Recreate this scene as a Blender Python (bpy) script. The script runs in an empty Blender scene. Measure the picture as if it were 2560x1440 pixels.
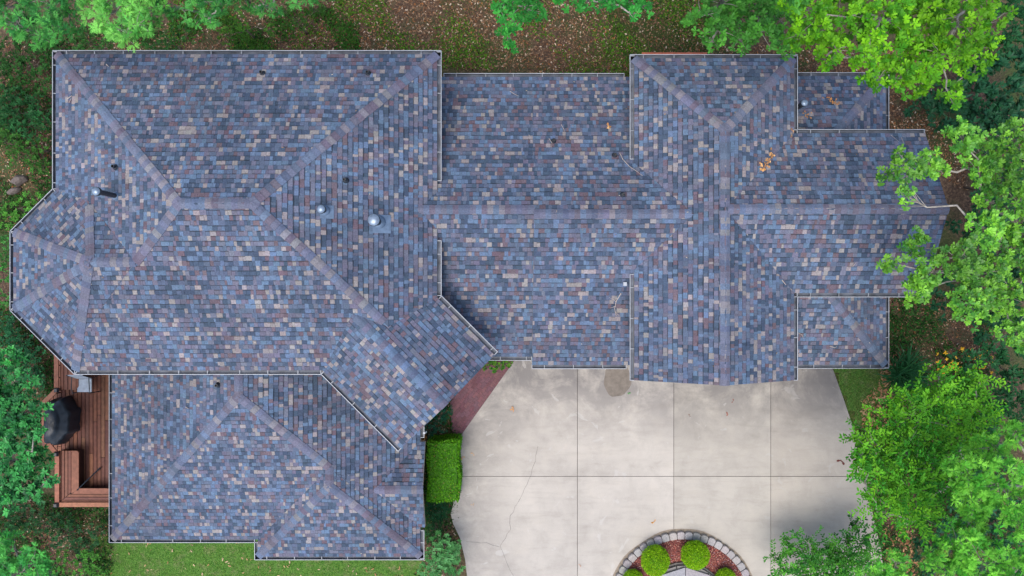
import bpy, math, random
import numpy as np
from mathutils import Vector, Matrix

R = math.radians
random.seed(7)
rng = np.random.default_rng(11)
SC = bpy.context.scene
COL = SC.collection

# ------------------------------------------------------------------ camera, sky, sun, exposure
H = 24.0                    # drone height above the driveway, metres
F = 1850.0                  # focal length in photo pixels (2560 wide)
cam_data = bpy.data.cameras.new("camera")
cam = bpy.data.objects.new("camera", cam_data)
COL.objects.link(cam)
cam.location = (0, 0, H)
cam.rotation_euler = (0, 0, 0)
cam_data.sensor_width = 36.0
cam_data.lens = 36.0 * F / 2560.0
cam_data.clip_end = 500
SC.camera = cam

SUN_DIR = Vector((-0.18, -0.30, 1.0)).normalized()
world = bpy.data.worlds.new("World")
SC.world = world
world.use_nodes = True
wn = world.node_tree.nodes
wl = world.node_tree.links
wn.clear()
sky = wn.new("ShaderNodeTexSky")
sky.sky_type = 'NISHITA'
sky.sun_disc = False
sky.sun_elevation = math.asin(SUN_DIR.z)
sky.sun_rotation = math.atan2(SUN_DIR.x, SUN_DIR.y)
sky.air_density = 1.0
sky.dust_density = 3.0
bg = wn.new("ShaderNodeBackground")
bg.inputs['Strength'].default_value = 0.12
wo = wn.new("ShaderNodeOutputWorld")
wl.new(sky.outputs[0], bg.inputs[0])
wl.new(bg.outputs[0], wo.inputs[0])

sd = bpy.data.lights.new("sun", 'SUN')
sd.energy = 1.25
sd.angle = R(42)
sd.color = (1.0, 0.96, 0.9)
sun = bpy.data.objects.new("sun", sd)
COL.objects.link(sun)
sun.rotation_euler = SUN_DIR.to_track_quat('Z', 'Y').to_euler()
sun.location = (-10, -8, 40)

SC.view_settings.view_transform = 'Standard'
SC.view_settings.look = 'None'
SC.view_settings.gamma = 1.0
SC.view_settings.exposure = 1.0
SC.view_settings.use_curve_mapping = False
SC.render.engine = 'CYCLES'
SC.cycles.max_bounces = 6
SC.cycles.use_denoising = True


def P(px, py, z=0.0):
    """Photo pixel + height -> point in the place."""
    s = (H - z) / F
    return Vector(((px - 1280) * s, (720 - py) * s, z))


def gz(x, y):
    """Ground height: the plot falls away to the west of the house."""
    t = min(max((-x - 4.0) / 7.0, 0), 1)
    return -0.04 - 1.25 * t * t * (3 - 2 * t)


def PG(px, py, up=0.0):
    z = 0.0
    for _ in range(5):
        p = P(px, py, z + up)
        z = gz(p.x, p.y)
    p = P(px, py, z + up)
    return p


# ------------------------------------------------------------------ materials
def mat_base(name):
    m = bpy.data.materials.new(name)
    m.use_nodes = True
    nt = m.node_tree
    nt.nodes.clear()
    out = nt.nodes.new("ShaderNodeOutputMaterial")
    b = nt.nodes.new("ShaderNodeBsdfPrincipled")
    nt.links.new(b.outputs[0], out.inputs[0])
    return m, nt, b, out


def N(nt, t, **kw):
    n = nt.nodes.new(t)
    for k, v in kw.items():
        setattr(n, k, v)
    return n


def noise(nt, scale, detail=3, rough=0.55, vec=None, dist=0.0):
    n = N(nt, "ShaderNodeTexNoise")
    n.inputs['Scale'].default_value = scale
    n.inputs['Detail'].default_value = detail
    n.inputs['Roughness'].default_value = rough
    n.inputs['Distortion'].default_value = dist
    if vec is not None:
        nt.links.new(vec, n.inputs['Vector'])
    return n


def ramp(nt, fac, stops):
    r = N(nt, "ShaderNodeValToRGB")
    e = r.color_ramp.elements
    while len(e) < len(stops):
        e.new(0.5)
    for el, (p, c) in zip(e, stops):
        el.position = p
        el.color = (*c, 1) if len(c) == 3 else c
    nt.links.new(fac, r.inputs[0])
    return r


def mixc(nt, a, b, fac, mode='MIX'):
    m = N(nt, "ShaderNodeMix", data_type='RGBA', blend_type=mode)
    for sock, v in ((m.inputs[6], a), (m.inputs[7], b)):
        if isinstance(v, tuple):
            sock.default_value = (*v, 1)
        else:
            nt.links.new(v, sock)
    if isinstance(fac, (int, float)):
        m.inputs[0].default_value = fac
    else:
        nt.links.new(fac, m.inputs[0])
    return m.outputs[2]


def bump(nt, b, h, strength=0.3, dist=0.01):
    bn = N(nt, "ShaderNodeBump")
    bn.inputs['Strength'].default_value = strength
    bn.inputs['Distance'].default_value = dist
    nt.links.new(h, bn.inputs['Height'])
    nt.links.new(bn.outputs[0], b.inputs['Normal'])


def geo_pos(nt):
    return N(nt, "ShaderNodeNewGeometry").outputs['Position']


def m_plain(name, col, rough=0.6, metal=0.0, vary=0.15, scale=8.0, spec=0.5):
    m, nt, b, _ = mat_base(name)
    n = noise(nt, scale, 4, vec=geo_pos(nt))
    lo = tuple(c * (1 - vary) for c in col)
    hi = tuple(min(1, c * (1 + vary)) for c in col)
    r = ramp(nt, n.outputs[0], [(0.3, lo), (0.7, hi)])
    nt.links.new(r.outputs[0], b.inputs['Base Color'])
    b.inputs['Roughness'].default_value = rough
    b.inputs['Metallic'].default_value = metal
    b.inputs['Specular IOR Level'].default_value = spec
    return m


def m_attr(name, rough=0.85, grain=60.0, gamt=0.25, slow=0.0, spec=0.3, bumpd=0.0):
    """Colour from the piece's own colour attribute, with grain."""
    m, nt, b, _ = mat_base(name)
    a = N(nt, "ShaderNodeAttribute", attribute_name="Col")
    pos = geo_pos(nt)
    n = noise(nt, grain, 3, vec=pos)
    r = ramp(nt, n.outputs[0], [(0.3, (1 - gamt,) * 3), (0.7, (1 + gamt * 0.6,) * 3)])
    c = mixc(nt, a.outputs['Color'], r.outputs[0], 1.0, 'MULTIPLY')
    if slow:
        n2 = noise(nt, 0.55, 4, vec=pos)
        r2 = ramp(nt, n2.outputs[0], [(0.3, (1 - slow,) * 3), (0.7, (1 + slow * 0.6,) * 3)])
        c = mixc(nt, c, r2.outputs[0], 1.0, 'MULTIPLY')
    nt.links.new(c, b.inputs['Base Color'])
    b.inputs['Roughness'].default_value = rough
    b.inputs['Specular IOR Level'].default_value = spec
    if bumpd:
        bump(nt, b, n.outputs[0], 0.5, bumpd)
    return m


def m_leaf(name, gloss=0.35, trans=0.3):
    m = bpy.data.materials.new(name)
    m.use_nodes = True
    nt = m.node_tree
    nt.nodes.clear()
    out = nt.nodes.new("ShaderNodeOutputMaterial")
    b = nt.nodes.new("ShaderNodeBsdfPrincipled")
    a = N(nt, "ShaderNodeAttribute", attribute_name="Col")
    nt.links.new(a.outputs['Color'], b.inputs['Base Color'])
    b.inputs['Roughness'].default_value = 0.45
    b.inputs['Specular IOR Level'].default_value = gloss
    t = nt.nodes.new("ShaderNodeBsdfTranslucent")
    g = mixc(nt, a.outputs['Color'], (1.0, 1.0, 0.35), 1.0, 'MULTIPLY')
    nt.links.new(g, t.inputs['Color'])
    mx = nt.nodes.new("ShaderNodeMixShader")
    mx.inputs[0].default_value = trans
    nt.links.new(b.outputs[0], mx.inputs[1])
    nt.links.new(t.outputs[0], mx.inputs[2])
    nt.links.new(mx.outputs[0], out.inputs[0])
    return m


M = {}
M['shingle'] = m_attr('asphalt_shingle', rough=0.8, grain=30.0, gamt=0.28, slow=0.2, spec=0.35, bumpd=0.004)
M['underlay'] = m_plain('roof_underlay', (0.05, 0.055, 0.07), 0.9)
M['white_metal'] = m_plain('white_aluminium', (0.34, 0.365, 0.40), 0.45, vary=0.12, scale=3)
M['hanger_metal'] = m_plain('dull_aluminium', (0.24, 0.26, 0.29), 0.5, vary=0.3)
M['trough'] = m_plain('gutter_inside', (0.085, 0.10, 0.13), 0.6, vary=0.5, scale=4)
M['black_metal'] = m_plain('black_pipe', (0.018, 0.024, 0.034), 0.4, vary=0.3)
M['grey_cap'] = m_plain('galvanised_cap', (0.20, 0.26, 0.34), 0.35, metal=0.4, vary=0.25, scale=12)
M['lead'] = m_plain('flashing_metal', (0.13, 0.19, 0.28), 0.5, metal=0.2, vary=0.2)
M['wall'] = m_plain('painted_siding', (0.36, 0.33, 0.29), 0.8, vary=0.12, scale=3)
M['bark'] = m_plain('grey_bark', (0.27, 0.25, 0.22), 0.9, vary=0.4, scale=14)
M['dark_bark'] = m_plain('brown_bark', (0.12, 0.095, 0.075), 0.9, vary=0.4, scale=14)
M['leaf'] = m_leaf('leaf', 0.14, 0.16)
M['glossy_leaf'] = m_leaf('glossy_leaf', 0.4, 0.14)
M['litter'] = m_attr('dead_leaf', rough=0.9, grain=30, gamt=0.2)
M['wood'] = m_attr('stained_wood', rough=0.6, grain=9, gamt=0.28, spec=0.35)
M['stone'] = m_attr('stone', rough=0.9, grain=22, gamt=0.22, bumpd=0.008)
M['brick'] = m_attr('brick_paver', rough=0.8, grain=25, gamt=0.25)
M['mulch'] = m_attr('mulch_chip', rough=0.95, grain=40, gamt=0.3)
M['cover'] = m_plain('black_vinyl', (0.016, 0.024, 0.034), 0.42, vary=0.4, scale=5)
M['sling'] = m_plain('pale_sling', (0.5, 0.55, 0.6), 0.8)
M['inner_leaf'] = m_plain('inner_foliage', (0.05, 0.17, 0.008), 0.9, vary=0.5, scale=25)
M['mulch_bed'] = m_plain('red_mulch', (0.2, 0.065, 0.055), 0.95, vary=0.5, scale=40)
M['soil'] = m_plain('dark_soil', (0.06, 0.042, 0.03), 0.95, vary=0.4, scale=6)


# ------------------------------------------------------------------ mesh helpers
class MB:
    def __init__(self):
        self.v, self.f, self.c = [], [], []

    def poly(self, pts, col=(0.5, 0.5, 0.5)):
        i = len(self.v)
        self.v += [tuple(p) for p in pts]
        self.c += [col] * len(pts)
        self.f.append(tuple(range(i, i + len(pts))))

    def prism(self, bot, top, col=(0.5, 0.5, 0.5), cap_bottom=True):
        n = len(bot)
        self.poly(top, col)
        if cap_bottom:
            self.poly(list(reversed(bot)), col)
        for k in range(n):
            j = (k + 1) % n
            self.poly([bot[k], bot[j], top[j], top[k]], col)

    def box(self, c, d, rz=0.0, col=(0.5, 0.5, 0.5)):
        ca, sa = math.cos(rz), math.sin(rz)
        def q(x, y, z):
            return (c[0] + x * ca - y * sa, c[1] + x * sa + y * ca, c[2] + z)
        hx, hy, hz = d[0] / 2, d[1] / 2, d[2] / 2
        b = [q(-hx, -hy, -hz), q(hx, -hy, -hz), q(hx, hy, -hz), q(-hx, hy, -hz)]
        t = [q(-hx, -hy, hz), q(hx, -hy, hz), q(hx, hy, hz), q(-hx, hy, hz)]
        self.prism(b, t, col)

    def tube(self, pts, rads, n=7, col=(0.5, 0.5, 0.5), cap=True):
        pts = [Vector(p) for p in pts]
        rings = []
        for k, p in enumerate(pts):
            a = pts[max(k - 1, 0)]
            b = pts[min(k + 1, len(pts) - 1)]
            d = (b - a).normalized() if (b - a).length > 1e-6 else Vector((0, 0, 1))
            ref = Vector((0, 0, 1)) if abs(d.z) < 0.9 else Vector((1, 0, 0))
            u = d.cross(ref).normalized()
            w = d.cross(u)
            r = rads[k] if isinstance(rads, (list, tuple)) else rads
            i0 = len(self.v)
            for s in range(n):
                an = 2 * math.pi * s / n
                self.v.append(tuple(p + u * (r * math.cos(an)) + w * (r * math.sin(an))))
                self.c.append(col)
            rings.append(i0)
        for a, b in zip(rings, rings[1:]):
            for s in range(n):
                t = (s + 1) % n
                self.f.append((a + s, a + t, b + t, b + s))
        if cap:
            self.f.append(tuple(rings[-1] + s for s in range(n)))
            self.f.append(tuple(rings[0] + n - 1 - s for s in range(n)))

    def lathe(self, c, prof, n=20, col=(0.5, 0.5, 0.5)):
        rings = []
        for r, z in prof:
            i0 = len(self.v)
            for s in range(n):
                an = 2 * math.pi * s / n
                self.v.append((c[0] + r * math.cos(an), c[1] + r * math.sin(an), c[2] + z))
                self.c.append(col)
            rings.append(i0)
        for a, b in zip(rings, rings[1:]):
            for s in range(n):
                t = (s + 1) % n
                self.f.append((a + s, a + t, b + t, b + s))
        self.f.append(tuple(rings[-1] + s for s in range(n)))

    def build(self, name, mat, parent=None, smooth=False):
        me = bpy.data.meshes.new(name)
        me.from_pydata(self.v, [], self.f)
        at = me.attributes.new("Col", 'FLOAT_COLOR', 'POINT')
        arr = np.ones((len(self.v), 4), dtype=np.float32)
        if self.v:
            arr[:, :3] = np.array(self.c, dtype=np.float32)
        at.data.foreach_set("color", arr.ravel())
        me.materials.append(M[mat] if isinstance(mat, str) else mat)
        if smooth:
            me.polygons.foreach_set("use_smooth", [True] * len(me.polygons))
        me.update()
        return link(name, me, parent)


def link(name, me, parent=None):
    o = bpy.data.objects.new(name, me)
    COL.objects.link(o)
    if parent is not None:
        o.parent = parent
    return o


def tag(o, label=None, cat=None, group=None, kind=None):
    if label:
        o['label'] = label
    if cat:
        o['category'] = cat
    if group:
        o['group'] = group
    if kind:
        o['kind'] = kind
    return o


def empty(name, loc=(0, 0, 0)):
    o = bpy.data.objects.new(name, None)
    COL.objects.link(o)
    o.empty_display_size = 0.2
    o.location = loc
    return o


def np_mesh(name, verts, faces_per, vpl, cols, mat, parent=None):
    """verts (L,vpl,3); faces_per list of index tuples inside one leaf; cols (L,3)."""
    L = verts.shape[0]
    me = bpy.data.meshes.new(name)
    nv = L * vpl
    me.vertices.add(nv)
    me.vertices.foreach_set("co", verts.reshape(-1).astype(np.float32))
    lens = np.array([len(f) for f in faces_per], dtype=np.int32)
    flat = np.concatenate([np.array(f, dtype=np.int32) for f in faces_per])
    idx = (flat[None, :] + (np.arange(L, dtype=np.int32) * vpl)[:, None]).reshape(-1)
    me.loops.add(len(idx))
    me.loops.foreach_set("vertex_index", idx.astype(np.int32))
    all_l = np.tile(lens, L)
    start = np.concatenate([[0], np.cumsum(all_l)[:-1]]).astype(np.int32)
    me.polygons.add(len(all_l))
    me.polygons.foreach_set("loop_start", start)
    me.update(calc_edges=True)
    at = me.attributes.new("Col", 'FLOAT_COLOR', 'POINT')
    arr = np.ones((L, vpl, 4), dtype=np.float32)
    arr[:, :, :3] = cols[:, None, :]
    at.data.foreach_set("color", arr.ravel())
    me.materials.append(M[mat] if isinstance(mat, str) else mat)
    me.validate()
    return link(name, me, parent)


# ------------------------------------------------------------------ convex clipping in plan
def clip(poly, a, b, c):
    """keep a*x+b*y <= c"""
    out = []
    n = len(poly)
    for i in range(n):
        p, q = poly[i], poly[(i + 1) % n]
        dp = a * p[0] + b * p[1] - c
        dq = a * q[0] + b * q[1] - c
        if dp <= 1e-9:
            out.append(p)
        if (dp < -1e-9 and dq > 1e-9) or (dp > 1e-9 and dq < -1e-9):
            t = dp / (dp - dq)
            out.append((p[0] + (q[0] - p[0]) * t, p[1] + (q[1] - p[1]) * t))
    return out if len(out) >= 3 else []


def area(poly):
    s = 0
    for i in range(len(poly)):
        p, q = poly[i], poly[(i + 1) % len(poly)]
        s += p[0] * q[1] - q[0] * p[1]
    return s / 2


def subtract(polys, halves):
    """polys minus the convex set given by half-planes."""
    out = []
    for p in polys:
        rest = p
        for (a, b, c) in halves:
            o = clip(rest, -a, -b, -c)
            if o and abs(area(o)) > 1e-5:
                out.append(o)
            rest = clip(rest, a, b, c)
            if not rest:
                break
    return out


# ------------------------------------------------------------------ the roof bodies
INSET = 0.10
SLOPE = 0.5
r2 = math.sqrt(2)
DIRN = {'N': (0, -1), 'S': (0, 1), 'E': (1, 0), 'W': (-1, 0), 'SW': (-1 / r2, 1 / r2), 'NE': (1 / r2, -1 / r2),
        'SE': (1 / r2, 1 / r2), 'NW': (-1 / r2, -1 / r2)}


class Body:
    """A roof volume: sloping planes (by their eaves) and gable or hidden ends.  Distances are in photo pixels at eave height."""
    def __init__(self, name, z, planes, ends, noinset=()):
        s = (H - z) / F
        self.name, self.z, self.s = name, z, s
        self.planes, self.foot, self.foot_in = [], [], []
        for key, d, *k in planes:
            n = DIRN[key]
            wx, wy, wd = n[0], -n[1], d * s         # picture y is down
            sl = SLOPE * (k[0] if k else 1.0)
            # z = A x + B y + C
            self.planes.append((-sl * wx, -sl * wy, z + sl * wd, (wx, wy), wd, sl, key))
            if key not in noinset:
                self.foot.append((wx, wy, wd - INSET))
            else:
                self.foot.append((wx, wy, wd))
            self.foot_in.append((wx, wy, wd - 0.42))
        for key, d in ends:
            n = DIRN[key]
            self.foot.append((n[0], -n[1], d * s))
            self.foot_in.append((n[0], -n[1], d * s - 0.42))

    def h(self, x, y):
        for a, b, c in self.foot:
            if a * x + b * y > c:
                return None
        return min(p[0] * x + p[1] * y + p[2] for p in self.planes)


ZW, ZL, ZG, ZS, ZP = 4.743, 3.0, 4.334, 2.2, 3.0
q2 = 1 / r2
BODIES = [
    Body('main', ZW, [('N', 592), ('E', -177), ('S', 215), ('W', 1146), ('SW', 1307.5 * q2)], []),
    Body('bay', ZW, [('W', 1252), ('SW', 1307.5 * q2), ('S', 215), ('NW', 1393.5 * q2, 1.09), ('N', 335)], [('E', -700)]),
    Body('entry', ZW, [('SW', 691 * q2, 0.88), ('NE', -196 * q2, 0.88)], [('SE', 123 * q2), ('NW', 450 * q2)]),
    Body('link_a', ZL, [('N', 535), ('S', 180)], [('W', 330), ('E', 50)]),
    Body('link_b', ZL, [('N', 535), ('S', 201)], [('W', -50), ('E', 470)]),
    Body('garage', ZG, [('W', -295), ('E', 712), ('N', 582)], [('S', 230)]),
    Body('east', ZG, [('N', 395), ('S', 22)], [('E', 1030), ('W', -510)]),
    Body('porch', ZP, [('N', 537), ('E', 940), ('S', 200)], [('W', -480)]),
    Body('south', ZS, [('W', 1005), ('E', -220), ('S', 635)], [('N', -100)]),
    Body('south_bay', ZS, [('W', 642), ('E', -220), ('S', 678)], [('N', -400)]),
    Body('south_gable', ZS, [('N', -375), ('S', 605)], [('E', -217), ('W', 400)]),
]


def roof_h(x, y):
    best = None
    for b in BODIES:
        v = b.h(x, y)
        if v is not None and (best is None or v > best):
            best = v
    return best


def hit(px, py):
    """First roof (or ground) point under a photo pixel."""
    z = 7.5
    while z > -1.5:
        p = P(px, py, z)
        v = roof_h(p.x, p.y)
        if v is not None and 0 <= v - z < 0.08:
            lo = z
            for _ in range(6):
                p = P(px, py, lo)
                lo = roof_h(p.x, p.y) or lo
            return P(px, py, lo)
        z -= 0.02
    return PG(px, py)


BIG = [(-60, -60), (60, -60), (60, 60), (-60, 60)]
EPS = 0.004


def higher_region(bi, oi, pl):
    """half-planes of the set where body oi lies above plane pl of body bi"""
    o = BODIES[oi]
    tie = EPS if oi > bi else -EPS
    hs = list(o.foot_in)
    for q in o.planes:
        # q >= pl + tie  ->  (pl-q).x <= qc - plc - tie
        hs.append((pl[0] - q[0], pl[1] - q[1], q[2] - pl[2] - tie))
    return hs


FACES = []          # (body index, plane, [pieces])
for bi, b in enumerate(BODIES):
    for j, pl in enumerate(b.planes):
        poly = BIG
        for (a, c, d) in b.foot:
            poly = clip(poly, a, c, d)
            if not poly:
                break
        for k, q in enumerate(b.planes):
            if k == j or not poly:
                continue
            poly = clip(poly, pl[0] - q[0], pl[1] - q[1], q[2] - pl[2])
        if not poly:
            continue
        full = poly
        pcs = [poly]
        for oi, o in enumerate(BODIES):
            if oi != bi:
                pcs = subtract(pcs, higher_region(bi, oi, pl))
        pcs = [p for p in pcs if abs(area(p)) > 2e-4]
        FACES.append((bi, pl, pcs, full))

house = tag(empty('house', (0, 0, 0)), 'large house under a sprawling roof of mottled blue, grey and tan shingles', 'house')

# deck under the shingles, fascia, soffit, walls
PAL = [((0.048, 0.074, 0.122), 0.20), ((0.082, 0.109, 0.170), 0.22), ((0.100, 0.154, 0.244), 0.19), ((0.116, 0.115, 0.166), 0.15),
       ((0.122, 0.090, 0.114), 0.07), ((0.245, 0.224, 0.230), 0.10), ((0.132, 0.144, 0.200), 0.07)]
PC = [p[0] for p in PAL]
PW = [p[1] for p in PAL]


def jit(c, a=0.12):
    k = 1 + random.uniform(-a, a)
    return tuple(x * k * (1 + random.uniform(-0.04, 0.04)) for x in c)


deck = MB()
fascia = MB()
for bi, pl, pcs, full in FACES:
    z = lambda x, y: pl[0] * x + pl[1] * y + pl[2]
    for p in pcs:
        deck.poly([(x, y, z(x, y) - 0.004) for x, y in p])
    lo = [(x, y, z(x, y) - 0.16) for x, y in full]
    fascia.poly(list(reversed(lo)))
    b = BODIES[bi]
    for i in range(len(full)):
        p, q = full[i], full[(i + 1) % len(full)]
        mx, my = (p[0] + q[0]) / 2, (p[1] + q[1]) / 2
        for (a, c, d) in b.foot:
            if abs(a * p[0] + c * p[1] - d) < 1e-5 and abs(a * q[0] + c * q[1] - d) < 1e-5:
                fascia.poly([(q[0], q[1], z(*q) + 0.003), (p[0], p[1], z(*p) + 0.003), (p[0], p[1], z(*p) - 0.16), (q[0], q[1], z(*q) - 0.16)])
                break
deck.build('roof_deck', 'underlay', house)
fascia.build('fascia', 'wall', house)

walls = MB()
for b in BODIES:
    poly = BIG
    for (a, c, d) in b.foot_in:
        poly = clip(poly, a, c, d - 0.03)
    if not poly:
        continue
    for i in range(len(poly)):
        p, q = poly[i], poly[(i + 1) % len(poly)]
        n = 8
        for k in range(n):
            t0, t1 = k / n, (k + 1) / n
            a = (p[0] + (q[0] - p[0]) * t0, p[1] + (q[1] - p[1]) * t0)
            c = (p[0] + (q[0] - p[0]) * t1, p[1] + (q[1] - p[1]) * t1)
            za, zc = (b.h(*a) or b.z) - 0.14, (b.h(*c) or b.z) - 0.14
            walls.poly([(a[0], a[1], -1.6), (c[0], c[1], -1.6), (c[0], c[1], zc), (a[0], a[1], za)])
walls.build('wall', 'wall', house)

# shingles: courses of separate tabs on every roof face
COURSE = 0.1163
tabs = []      # (score, list of (pts, colour))


def add_tab(pts_st, tk, pl, o, e, u, lift, col, band):
    """one tab, clipped; pts in plan"""
    def zz(x, y):
        t = (x * u[0] + y * u[1]) - o - tk
        f = 1 - min(max(t / COURSE, 0), 1)
        return pl[0] * x + pl[1] * y + pl[2] + 0.003 + lift * f
    faces = []
    top = [(x, y, zz(x, y)) for x, y in pts_st]
    base = [(x, y, pl[0] * x + pl[1] * y + pl[2] - 0.002) for x, y in pts_st]
    n = len(top)
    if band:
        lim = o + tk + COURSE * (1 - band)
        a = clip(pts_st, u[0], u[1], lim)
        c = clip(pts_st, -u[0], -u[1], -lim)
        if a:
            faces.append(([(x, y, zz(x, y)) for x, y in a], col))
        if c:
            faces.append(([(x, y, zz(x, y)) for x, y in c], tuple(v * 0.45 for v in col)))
    else:
        faces.append((top, col))
    for i in range(n):
        j = (i + 1) % n
        # the hidden upper edge needs no side
        ti = pts_st[i][0] * u[0] + pts_st[i][1] * u[1] - o - tk
        tj = pts_st[j][0] * u[0] + pts_st[j][1] * u[1] - o - tk
        if ti > COURSE * 0.98 and tj > COURSE * 0.98:
            continue
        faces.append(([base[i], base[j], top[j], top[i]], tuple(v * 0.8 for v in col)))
    ar = abs(area(pts_st))
    cz = sum(p[2] for p in top) / n
    score = ar / (H - cz) ** 2
    tabs.append((score, faces))


for fi, (bi, pl, pcs, full) in enumerate(FACES):
    if not pcs:
        continue
    wx, wy = pl[3]
    u = (-wx, -wy)                       # up the slope in plan
    e = (-u[1], u[0])
    o = -pl[4] + INSET                   # u.p at the eave edge
    svals = [p[0] * e[0] + p[1] * e[1] for pc in pcs for p in pc]
    tvals = [p[0] * u[0] + p[1] * u[1] - o for pc in pcs for p in pc]
    s0, s1 = min(svals) - 0.3, max(svals) + 0.3
    k0, k1 = int(math.floor(min(tvals) / COURSE + 1e-6)), int(math.ceil(max(tvals) / COURSE))
    bbs = [(min(p[0] * e[0] + p[1] * e[1] for p in pc), max(p[0] * e[0] + p[1] * e[1] for p in pc),
            min(p[0] * u[0] + p[1] * u[1] - o for p in pc), max(p[0] * u[0] + p[1] * u[1] - o for p in pc)) for pc in pcs]
    for k in range(k0, k1 + 1):
        tk = k * COURSE
        s = s0 - random.random() * 0.3
        raised = True
        prev = None
        wob = random.uniform(-0.004, 0.004)
        while s < s1:
            w = random.choice((0.06, 0.075, 0.09, 0.1, 0.115, 0.13, 0.155))
            col = random.choices(PC, PW)[0]
            if prev is not None and random.random() < 0.12:
                col = prev
            prev = col
            col = jit(col)
            raised = random.random() < 0.5
            lift = random.uniform(0.019, 0.024) if raised else random.uniform(0.010, 0.013)
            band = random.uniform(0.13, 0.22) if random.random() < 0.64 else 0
            dt = wob + random.uniform(-0.003, 0.003)
            q = [(s + 0.0015, tk + dt), (s + w - 0.0015, tk + dt), (s + w - 0.0015, tk + COURSE + 0.004), (s + 0.0015, tk + COURSE + 0.004)]
            quad = [(a * e[0] + (c + o) * u[0], a * e[1] + (c + o) * u[1]) for a, c in q]
            for pc, bb in zip(pcs, bbs):
                if s > bb[1] or s + w < bb[0] or tk - 0.01 > bb[3] or tk + COURSE + 0.01 < bb[2]:
                    continue
                g = quad
                m = len(pc)
                ccw = area(pc) > 0
                for i in range(m):
                    p, r_ = pc[i], pc[(i + 1) % m]
                    nx, ny = r_[1] - p[1], -(r_[0] - p[0])
                    if not ccw:
                        nx, ny = -nx, -ny
                    L = math.hypot(nx, ny)
                    if L < 1e-9:
                        continue
                    g = clip(g, nx / L, ny / L, (nx * p[0] + ny * p[1]) / L)
                    if not g:
                        break
                if g and abs(area(g)) > 3e-5:
                    if area(g) < 0:
                        g = g[::-1]
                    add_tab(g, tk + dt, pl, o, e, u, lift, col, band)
            s += w

tabs.sort(key=lambda t: -t[0])
for sc_, faces in tabs[:300]:
    mb = MB()
    for pts, col in faces:
        mb.poly(pts, col)
    mb.build('shingle', 'shingle', house)
rest = MB()
for sc_, faces in tabs[300:]:
    for pts, col in faces:
        rest.poly(pts, col)
tag(rest.build('shingles', 'shingle', house), kind='stuff')

# ridge and hip caps
SEGS = []
for bi, b in enumerate(BODIES):
    for i in range(len(b.planes)):
        for j in range(i + 1, len(b.planes)):
            p, q = b.planes[i], b.planes[j]
            a, c, d = p[0] - q[0], p[1] - q[1], q[2] - p[2]
            L = math.hypot(a, c)
            if L < 1e-6:
                continue
            a, c, d = a / L, c / L, d / L
            x0, dv = (a * d, c * d), (-c, a)
            iv = [(-80.0, 80.0)]
            halves = list(b.foot) + [(p[0] - r_[0], p[1] - r_[1], r_[2] - p[2]) for k, r_ in enumerate(b.planes) if k not in (i, j)]
            lo, hi = -80.0, 80.0
            def lim(hs, lo, hi):
                for (ha, hb, hc) in hs:
                    den = ha * dv[0] + hb * dv[1]
                    num = hc - (ha * x0[0] + hb * x0[1])
                    if abs(den) < 1e-9:
                        if num < -1e-6:
                            return None
                        continue
                    t = num / den
                    if den > 0:
                        hi = min(hi, t)
                    else:
                        lo = max(lo, t)
                    if lo >= hi:
                        return None
                return lo, hi
            r_ = lim(halves, lo, hi)
            if not r_:
                continue
            iv = [r_]
            for oi in range(len(BODIES)):
                if oi == bi:
                    continue
                nv = []
                for (l0, h0) in iv:
                    c_ = lim(higher_region(bi, oi, p), l0, h0)
                    if not c_:
                        nv.append((l0, h0))
                    else:
                        if c_[0] - l0 > 0.02:
                            nv.append((l0, c_[0]))
                        if h0 - c_[1] > 0.02:
                            nv.append((c_[1], h0))
                iv = nv
            # keep only where both neighbouring faces really are the two planes
            ok = []
            for (l0, h0) in iv:
                ns = max(2, int((h0 - l0) / 0.04))
                run = None
                for k in range(ns + 1):
                    t = l0 + (h0 - l0) * k / ns
                    good = True
                    if 0 < k < ns:
                        for sg in (1, -1):
                            x, y = x0[0] + dv[0] * t + dv[1] * 0.07 * sg, x0[1] + dv[1] * t - dv[0] * 0.07 * sg
                            rh = roof_h(x, y)
                            if rh is not None and rh > min(p[0] * x + p[1] * y + p[2], q[0] * x + q[1] * y + q[2]) + 0.012:
                                good = False
                    if good:
                        run = [t, t] if run is None else [run[0], t]
                    elif run is not None:
                        ok.append(tuple(run))
                        run = None
                if run is not None:
                    ok.append(tuple(run))
            for (l0, h0) in ok:
                if h0 - l0 > 0.12:
                    A = (x0[0] + dv[0] * l0, x0[1] + dv[1] * l0)
                    B = (x0[0] + dv[0] * h0, x0[1] + dv[1] * h0)
                    za, zb = p[0] * A[0] + p[1] * A[1] + p[2], p[0] * B[0] + p[1] * B[1] + p[2]
                    if za > zb:
                        A, B = B, A
                    SEGS.append((A, B, p, q, b.name))

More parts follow.
